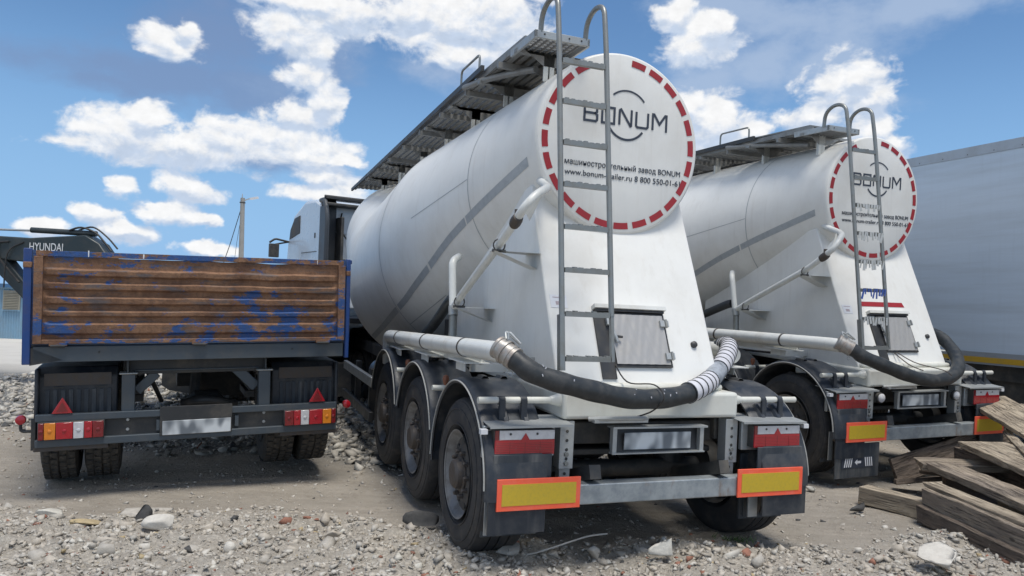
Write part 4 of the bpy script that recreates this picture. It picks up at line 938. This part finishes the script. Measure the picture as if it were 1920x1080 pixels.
# tailgate with its ribs
g = G(); x0, x1 = -1.195, 1.195; z0, z1 = 1.262, 1.93
rib = [(1.262, 0), (1.315, 0), (1.33, .03), (1.40, .036), (1.415, .0), (1.455, 0), (1.468, .03), (1.50, .034), (1.512, 0), (1.552, 0), (1.566, .032), (1.61, .036), (1.622, 0), (1.664, 0), (1.678, .032), (1.72, .036), (1.732, 0), (1.772, 0), (1.786, .03), (1.828, .034), (1.84, 0), (1.89, 0), (1.93, .0)]
nx = 90; vs = []
for i in range(nx+1):
    u = i/nx; x = x0+(x1-x0)*u; ed = min(1, max(0, (min(u, 1-u)-.028)/.012))
    dent = .010*math.sin(u*9+1)*math.sin(u*23) + .006*math.sin(u*41)
    for z, d in rib: vs.append((x, -(d*ed) - .004 + dent*.6*ed*math.sin((z-z0)*5), z + dent*.6*(z-z0)))
k = len(rib); g.add(vs, [(i*k+j, (i+1)*k+j, (i+1)*k+j+1, i*k+j+1) for i in range(nx) for j in range(k-1)], M['rust'])
g.box((x0, .0, z0), (x1, .02, z1-.01), M['rust']); g.box((x0-.005, -.05, z0-.01), (x0+.055, .02, z1), M['rust']); g.box((x1-.055, -.05, z0-.01), (x1+.005, .02, z1), M['rust'])
g.box((x0, -.045, z0-.012), (x1, .0, z0+.02), M['rust'])
gate = g.build('tailgate', D, bevel=.004)
g = G(); g.box((-1.19, -.02, 1.932), (1.19, .03, 1.975), M['rust']); g.box((-.45, -.022, 1.935), (-.44, -.018, 1.97), M['whitetxt']); g.box((.95, -.022, 1.935), (.955, -.018, 1.97), M['whitetxt']); g.box((-.84, -.022, 1.935), (-.832, -.018, 1.985), M['whitetxt']); g.build('top_rail', gate, bevel=.006)
for x in (-1.02, 0, 1.02): g = G(); g.box((x-.07, -.055, 1.235), (x+.05, .0, 1.262), M['rust']); g.tube([(x-.06, -.05, 1.235), (x+.04, -.05, 1.235)], .012, M['dkmetal'], 8); g.build('gate_hinge', gate)
# box of the body
g = G(); LB = 5.4
for s in (-1, 1):
    g = G(); xa, xb = (s*1.215, s*(1.27 if s < 0 else 1.25)); g.box((min(xa, xb), -.03, 1.09), (max(xa, xb), .04, 1.99), M['blue']); g.box((min(xa, xb)-.002, -.035, 1.84), (max(xa, xb)+.002, .02, 1.885), M['rust']); g.build('corner_post', D, bevel=.006)
g = G()
for s in (-1, 1): g.box((s*1.25-.02, .04, 1.23), (s*1.25+.02, LB, 1.95), M['blue'])
g.box((-1.23, LB-.04, 1.23), (1.23, LB, 1.95), M['blue']); g.box((-1.24, .03, 1.20), (1.24, LB, 1.235), M['chassis'])
for s in (-1, 1): g.box((s*1.26-.02, .04, 1.95), (s*1.26+.02, LB, 1.985), M['blue'])
g.box((-1.25, LB-.05, 1.95), (1.25, LB+.01, 2.0), M['rust']); g.build('body_side', D, bevel=.005)
g = G(); g.box((-1.2, -.01, 1.105), (1.2, .10, 1.225), M['greysteel'])
for s in (-1, 1): g.lathe([(0, .008), (.004, .008)], (s*.75, -.012, 1.18), (0, -1, 0), M['chassis'], 8)
g.add([(-1.22, -.01, 1.22), (-1.0, -.01, 1.12), (-1.22, -.01, 1.08)], [(0, 1, 2)], M['chassis']); g.build('rear_sill', D, bevel=.006)
# chassis
g = G()
for s in (-1, 1):
    g.box((s*.52-.04, .22, .93), (s*.52+.04, LB+.8, 1.1), M['chassis']); g.box((s*.545-.006, .1, .99), (s*.545+.006, .2, 1.11), M['greysteel'])
g.box((-.56, .20, .965), (.56, .26, 1.10), M['chassis']); 
for y in (1.6, 2.8, 4.2): g.box((-.5, y, .95), (.5, y+.1, 1.08), M['chassis'])
g.box((-.50, .185, .99), (.50, .20, 1.005), M['greysteel'])
g.beam((-.48, .23, .97), (-.25, .23, 1.06), .05, .05, M['chassis']); g.beam((.25, .23, 1.05), (.48, .23, .82), .05, .09, M['greysteel']); g.beam((-.48, .23, .82), (-.33, .23, .97), .05, .08, M['greysteel'])
g.build('chassis_frame', D, bevel=.006)
for s in (-1, 1):
    g = G(); g.box((s*.54-.05, .12, .66), (s*.54+.05, .22, .975), M['greysteel']); g.box((s*.54-.07, .11, .976), (s*.54+.07, .24, .99), M['galv'])
    g.build('bumper_post', D, bevel=.006)
g = G(); g.tube([(-.85, .85, .49), (.85, .85, .49)], .06, M['chassis'], 12); g.lathe([(-.2, .08), (-.1, .2), (.1, .2), (.2, .08)], (.1, .85, .52), (1, 0, 0), M['chassis'], 20)
g.tube(smooth_path([(-.1, .7, .62), (.05, .6, .66), (.2, .6, .64), (.35, .65, .6)], 5), .045, M['dkmetal'], 10); g.tube([(-.40, .7, .92), (-.28, .9, .62)], .02, M['dkmetal'], 8); g.tube([(0.02, .9, .95), (.0, .9, .6)], .05, M['chassis'], 8)
g.box((-.12, .62, .50), (.14, .95, .62), M['dkmetal']); g.box((-.12, 2.0, .60), (.10, 2.5, .9), M['chassis']); g.box((.12, 2.2, .45), (.6, 2.7, .95), M['chassis'])
for s in (-1, 1): 
    g.beam((s*.47, .35, .80), (s*.47, 1.6, .80), .08, .05, M['chassis']); g.beam((s*.47, .6, .70), (s*.47, 1.1, .70), .08, .06, M['chassis'])
g.build('axle', D)
for s in (-1, 1):
    for x in (.735, 1.055): make_wheel(D, s*x, .86, .49, s, .49, .275, M['tyre_dusty'])
for y_ in (4.6,):
    for s in (-1, 1):
        for x in (.735, 1.055): make_wheel(D, s*x, y_, .49, s, .49, .275, M['tyre_dusty'])
# mudguards: squared arches with a hanging rear panel
for s in (-1, 1):
    g = G(); xa, xb = s*.62, s*1.21; lo, hi = min(xa, xb), max(xa, xb)
    g.prism([(.26, .62), (.26, .96), (.34, 1.03), (1.4, 1.03), (1.5, .9), (1.5, .6), (1.47, .6), (1.47, .89), (1.38, 1.005), (.36, 1.005), (.285, .95), (.285, .62)], 0, lo, hi, M['plastic'])
    g.box((hi-.03 if s > 0 else lo, .19, .45), (hi if s > 0 else lo+.03, .30, 1.03), M['plastic'])
    mg = g.build('mudguard', D, bevel=.012)
    g = G(); g.box((lo+.06, .243, .885), (hi-.05, .258, .985), M['hub'])
    for i in range(9): x = lo+.07+i*.055; g.box((x, .247, .62), (x+.03, .26, .85), M['flap'])
    for i in (0, .3): g.box((lo+.12+i, .238, .865), (lo+.20+i, .243, .872), M['chassis'])
    g.build('mud_flap', mg)
# rear bars, lamps
g = G(); g.beam((-1.19, .12, .648), (1.18, .12, .640), .05, .058, M['greysteel']); g.beam((-1.19, .12, .445), (1.18, .12, .445), .05, .062, M['greysteel'])
g.box((-1.16, .135, .47), (1.16, .16, .63), M['chassis']); bb = g.build('bumper_bar', D, bevel=.006)
g = G(); g.beam((-1.20, .15, .395), (-.68, .15, .395), .06, .03, M['hub']); g.build('lower_lip', bb); g = G(); g.beam((.68, .15, .395), (1.2, .15, .395), .06, .03, M['hub']); g.box((-1.22, .14, .39), (-1.19, .17, .64), M['dkmetal']); g.build('lower_lip', bb)
g = G()
for s in (-1, 1):
    for z in (.60, .52): g.lathe([(0, .014), (.008, .012)], (s*.54, .134, z), (0, -1, 0), M['galv'], 8)
    g.box((s*.31-.015, .10, .50), (s*.31+.015, .135, .59), M['greysteel'])
g.build('bolt', bb)
for s in (-1, 1):
    seq = [('lensdark', .04), ('amber', .08), ('lensred', .12), ('lensclear', .075), ('lensred', .06), ('lensdark', .08)]
    lo, hi = (-1.165, -.71) if s < 0 else (.71, 1.165)
    g = G(); g.box((lo-.005, .07, .478), (hi+.005, .135, .62), M['chassis']); lm = g.build('tail_lamp', D, bevel=.006); x = -1.165
    for nm, wd in seq:
        a, b = (x, x+wd) if s < 0 else (-x-wd, -x); g = G(); g.box((a+.0015, .052, .483), (b-.0015, .075, .614), M[nm]); g.lathe([(0, .018), (.004, .012)], ((a+b)/2, .0515, .55), (0, -1, 0), M[nm], 12); x += wd
        g.build({'lensdark': 'red_lens', 'lensred': 'red_lens', 'amber': 'amber_lens', 'lensclear': 'clear_lens'}[nm], lm, bevel=.004)
    g = G(); xm = -1.005 if s < 0 else 1.0; g.prism([(xm-.074, .682), (xm+.074, .682), (xm, .812)], 1, .085, .10, M['lensred']); tr = g.build('triangle_reflector', D, bevel=.004)
    g = G(); g.prism([(xm-.04, .70), (xm+.04, .70), (xm, .775)], 1, .081, .0845, M['lensdark']); g.build('reflector_centre', tr)
    g = G(); g.lathe([(-.025, .035), (.0, .04), (.025, .035), (.032, .01)], (s*1.30, .22, .625), (0, -1, 0), M['lensred'], 16); g.tube(round_path([(s*1.30, .22, .60), (s*1.30, .22, .53), (s*1.19, .22, .53)], .03), .012, M['dkmetal'], 8); g.build('side_marker', D)
g = G(); g.box((-.30, .085, .455), (.27, .098, .70), M['chassis']); g.box((-.28, .075, .46), (.26, .085, .58), M['plate']); g.build('number_plate', D, bevel=.004)

# ------------------------------------------------------------------ grey box trailer on the right
E_ = empty('box_trailer', 'long grey box semi-trailer with yellow contour strip at the right edge', 'trailer', (6.33, 9.17, 0), (0, 0, .39))
g = G(); g.box((0, -4.5, 1.30), (2.5, 6.5, 4.02), M['boxpanel']); bx = g.build('box_body', E_, bevel=.01)
g = G(); g.box((-.012, -4.5, 3.90), (.0, 6.5, 4.03), M['railalu']); g.box((-.012, -4.5, 1.27), (.0, 6.5, 1.31), M['railalu']); g.box((-.015, -4.5, 1.15), (.3, 6.5, 1.27), M['railalu'])
g.build('side_rail', E_)
g = G()
for i in range(6): y = -4.0+i*1.95; g.box((-.003, y, 1.31), (.0, y+.006, 3.90), M['dkmetal'])
g.build('panel_joint', bx)
g = G()
for i in range(30): y = -4.3+i*.36; g.lathe([(0, .008), (.004, .006)], (-.012, y, 3.93), (-1, 0, 0), M['dkmetal'], 6)
g.build('rivet', bx)
g = G(); g.box((-.019, -4.5, 1.175), (-.015, 6.4, 1.245), M['yellowtape']); g.build('contour_strip', E_)
g = G(); g.box((.1, -4.4, .95), (2.4, 6.4, 1.15), M['chassis']); g.box((.15, -.6, .55), (.2, 2.4, .95), M['chassis']); g.build('chassis_frame', E_)
for y in (-1.9, -.55, .8):
    make_wheel(E_, .28, y, .52, -1); 
    make_wheel(E_, 2.22, y, .52, 1)
# ------------------------------------------------------------------ excavator beyond the tipping trailer
X = empty('excavator', 'dark green grey excavator arm with white lettering behind the tipping trailer', 'excavator', (-8.2, 13.0, 0), (0, 0, 0))
g = G(); g.prism([(-1.0, 2.42), (-.95, 2.60), (-.2, 2.58), (.75, 2.66), (1.0, 2.52), (1.20, 2.25), (3.1, 1.45), (3.0, 1.15), (1.1, 1.95), (.6, 2.18), (-.1, 2.14), (-.8, 2.2)], 1, -.18, .18, M['excavator']); bo = g.build('boom', X, bevel=.02)
text_mesh('lettering', 'HYUNDAI', .20, M['whitetxt'], bo, (-.20, -.185, 2.36), (R(90), 0, 0), .58)
g = G(); g.prism([(-1.15, 2.62), (-.78, 2.38), (.25, 1.15), (.12, .98), (-.35, 1.55), (-1.1, 2.25), (-1.35, 2.5)], 1, -.13, .13, M['excavator']); st = g.build('dipper_arm', X, bevel=.02)
g = G(); g.box((-.92, -.135, 2.28), (-.80, -.131, 2.44), M['yellowplastic'], rot=(0, -.6, 0)); g.build('warning_sticker', st)
g = G(); g.tube([(-1.0, 0, 2.72), (.25, 0, 2.72)], .02, M['galv'], 10); g.tube([(-.30, 0, 2.73), (.85, 0, 2.70)], .05, M['excavator'], 12); g.tube([(-.9, .2, 2.1), (.0, .2, 1.3)], .03, M['galv'], 10)
g.build('hydraulic_cylinder', X)
g = G(); g.tube(smooth_path([(.4, -.05, 2.74), (.6, -.05, 2.80), (.85, -.05, 2.72), (1.0, -.05, 2.58), (1.15, -.05, 2.4)], 5), .018, M['cable'], 6); g.build('hydraulic_hose', X); g = G(); g.tube(smooth_path([(.5, .06, 2.76), (.75, .06, 2.82), (1.0, .06, 2.66), (1.2, .06, 2.45)], 5), .016, M['cable'], 6)
g.build('hydraulic_hose', X); g = G(); g.tube(smooth_path([(-.55, -.2, 2.5), (-.75, -.22, 2.45), (-.7, -.2, 2.2), (-.45, -.18, 1.9), (-.35, -.18, 1.8)], 5), .018, M['cable'], 6); g.tube(smooth_path([(-.3, -.19, 2.5), (-.55, -.22, 2.3), (-.6, -.2, 1.7)], 5), .012, M['cable'], 6); g.build('hydraulic_hose', X)
g = G(); g.prism([(.12, 1.15), (.3, 1.25), (.8, 1.35), (1.0, 1.1), (.85, .9), (.5, .92), (.3, 1.0)], 1, -.4, .4, M['excavator']); g.build('bucket', X, bevel=.02)
g = G(); g.box((2.9, -1.1, .75), (5.5, 1.1, 1.55), M['excavator']); g.build('superstructure', X, bevel=.06)
for s in (-1, 1):
    g = G(); n_ = 24; pts = []
    for i in range(n_): 
        t = i/n_*2*math.pi; pts.append((4.2+1.5*max(-1, min(1, math.cos(t)*1.3)) + .0, .42+.36*math.sin(t)))
    g.prism(pts, 1, s*1.0-.25, s*1.0+.25, M['chassis']); g.build('track', X)
# ------------------------------------------------------------------ shed, lamp post
S = empty('shed', 'low pale blue cabin with a louvred vent at the far left edge', 'building', (-27.0, 33.0, -.66), (0, 0, .03))
g = G(); nrib = 46; L_ = 5.2; pr = []
for i in range(nrib*4): u = i/(nrib*4-1); pr.append((L_*u, .0 if (i % 4) in (0, 1) else .03))
pr = pr + [(L_, 3.0), (0, 3.0)]; g.prism(pr, 2, .0, 2.35, M['shedblue']); wl = g.build('wall', S, angle=20)
g = G(); g.box((-.15, -.2, 2.35), (L_+.15, 3.2, 2.52), M['shedroof']); g.box((-.05, -.1, 2.30), (L_+.05, -.05, 2.36), M['shedblue']); g.build('roof', S)
g = G(); g.box((4.25, -.06, 1.35), (5.0, -.01, 2.22), M['vent'])
for i in range(11): g.box((4.30, -.12, 1.40+i*.073), (4.95, -.05, 1.415+i*.073), M['vent'], rot=(.6, 0, 0))
g.box((4.22, -.08, 1.30), (5.03, -.055, 1.36), M['shedblue']); g.build('vent', S)
PL = empty('lamp_post', 'tall concrete lamp post standing behind the tipping trailer', 'lamp post', (-15.4, 42, -.6))
g = G(); g.tube([(0, 0, 0), (-.12, 0, 7.85)], [.17, .12], M['concretepole'], 12); g.build('pole', PL)
g = G(); g.tube(smooth_path([(-.12, 0, 7.6), (.1, -.05, 7.75), (.45, -.1, 7.85)], 5), .035, M['galv'], 8); g.box((.35, -.2, 7.80), (.80, .0, 7.90), M['lensclear'], rot=(0, -.2, 0)); g.box((-.25, -.12, 7.55), (.02, .1, 7.62), M['dkmetal']); g.lathe([(0, .03), (.25, .02)], (-.15, 0, 7.85), (0, 0, 1), M['galv'], 8); g.build('lamp_head', PL, bevel=.01)
g = G(); g.tube(smooth_path([(-.2, 0, 7.2), (-.7, 0, 5.3), (-1.1, 0, 3.9), (-1.6, 0, 1.5)], 6), .022, M['cable'], 5); g.tube(smooth_path([(-.15, 0, 6.9), (-.35, 0, 5.3), (-.5, 0, 3.5)], 6), .012, M['cable'], 5); g.build('cable', PL)

# ------------------------------------------------------------------ pile of timber
def plank(label, a, b, w, h, m, roll=0.0, cat='plank', seed=0):
    a, b = Vector(a), Vector(b); d = b-a; Ln = d.length; r = random.Random(seed); nseg = max(4, int(Ln/.12)); g = G(); vs = []
    ph = r.uniform(0, 6)
    for i in range(nseg+1):
        x = Ln*i/nseg; e = .005*math.sin(x*1.7+ph); e2 = .003*math.sin(x*4+ph)
        cut = [r.uniform(-.035, .035) for _ in range(4)] if i in (0, nseg) else [0]*4
        for k, (yy, zz) in enumerate(((-w/2, -h/2), (w/2, -h/2), (w/2, h/2), (-w/2, h/2))): vs.append((x+cut[k], yy+e+r.uniform(-.004, .004), zz+e2+r.uniform(-.004, .004)))
    fs = [(i*4+k, i*4+(k+1) % 4, (i+1)*4+(k+1) % 4, (i+1)*4+k) for i in range(nseg) for k in range(4)] + [(3, 2, 1, 0), (nseg*4, nseg*4+1, nseg*4+2, nseg*4+3)]
    fs = [f[::-1] for f in fs]
    g.add(vs, fs, M[m]); o = g.build(cat, bevel=.005); xa = d.normalized(); ya = Vector((0, 0, 1)).cross(xa).normalized(); za = xa.cross(ya)
    o.matrix_world = Matrix.Translation(a) @ Matrix((xa, ya, za)).transposed().to_4x4() @ Matrix.Rotation(roll, 4, 'X'); tag(o, label, cat, 'timbers in the pile on the right'); return o
plank('dark lower timber of the front pair, lying on the ground', (3.53, 6.22, .085), (3.66, 3.8, .075), .19, .14, 'woodB', cat='timber', seed=1)
plank('grey timber resting on the dark lower timber at the front', (3.58, 6.26, .225), (3.72, 3.9, .20), .17, .14, 'woodA', cat='timber', seed=2)
plank('thin pale board on top of the front pair of timbers', (3.62, 6.30, .312), (3.80, 3.9, .285), .15, .03, 'woodC', seed=12)
plank('short thick timber with a pale sawn end pointing left', (3.27, 6.80, .09), (3.80, 6.05, .085), .16, .15, 'woodC', cat='timber', seed=3)
plank('broad dark board leaning on edge beside the far tanker mud flap', (4.00, 7.62, .14), (5.55, 8.25, .48), .045, .26, 'woodB', -.25, seed=4)
plank('low dark board lying flat behind the short thick timber', (3.83, 7.35, .09), (4.75, 7.05, .27), .20, .05, 'woodB', -.2, seed=5)
plank('long board across the pile with gravel on its top', (3.99, 6.80, .37), (3.86, 4.6, .36), .25, .065, 'woodA', .06, seed=6)
plank('short board lying crosswise under the long board', (3.86, 6.92, .36), (4.6, 6.75, .40), .22, .06, 'woodA', .1, seed=7)
plank('wide pale board highest on the near side of the pile', (4.50, 7.02, .54), (4.20, 5.1, .52), .42, .055, 'woodC', .05, seed=8)
plank('steep pale board at the top of the pile pointing to the lamp', (5.40, 8.40, .83), (4.90, 6.3, .60), .40, .05, 'woodC', .16, seed=9)
plank('stubby block of wood in the middle of the pile', (4.10, 6.95, .20), (4.5, 6.75, .20), .16, .17, 'woodB', .1, cat='timber', seed=10)
plank('shaded board inside the pile below the long board', (4.25, 6.75, .10), (4.25, 5.2, .12), .30, .06, 'woodB', .2, seed=11)
plank('small pale timber end at the right edge behind the front timbers', (4.18, 6.22, .19), (4.35, 5.2, .18), .12, .11, 'woodC', .1, cat='timber', seed=13)
plank('grey support timber deep under the wide pale boards', (4.7, 7.5, .28), (4.65, 5.2, .28), .35, .3, 'woodB', 0, cat='timber', seed=14)
plank('short weathered board end sticking out above the dark leaning board', (4.55, 7.35, .47), (5.0, 7.2, .50), .2, .06, 'woodC', 0, seed=15)
plank('narrow board slanting down over the right end of the pile', (5.62, 8.0, .80), (4.75, 5.9, .63), .16, .045, 'woodA', -.1, seed=16)
plank('thin splintered lath lying over the wide pale board', (5.05, 7.5, .60), (4.10, 5.6, .58), .07, .03, 'woodC', .3, seed=17)
plank('dark board poking out level to the left below the crosswise board', (3.98, 7.15, .28), (4.9, 6.6, .26), .18, .04, 'woodB', .35, seed=18)
SC.cycles.max_bounces = 8; SC.cycles.use_denoising = True
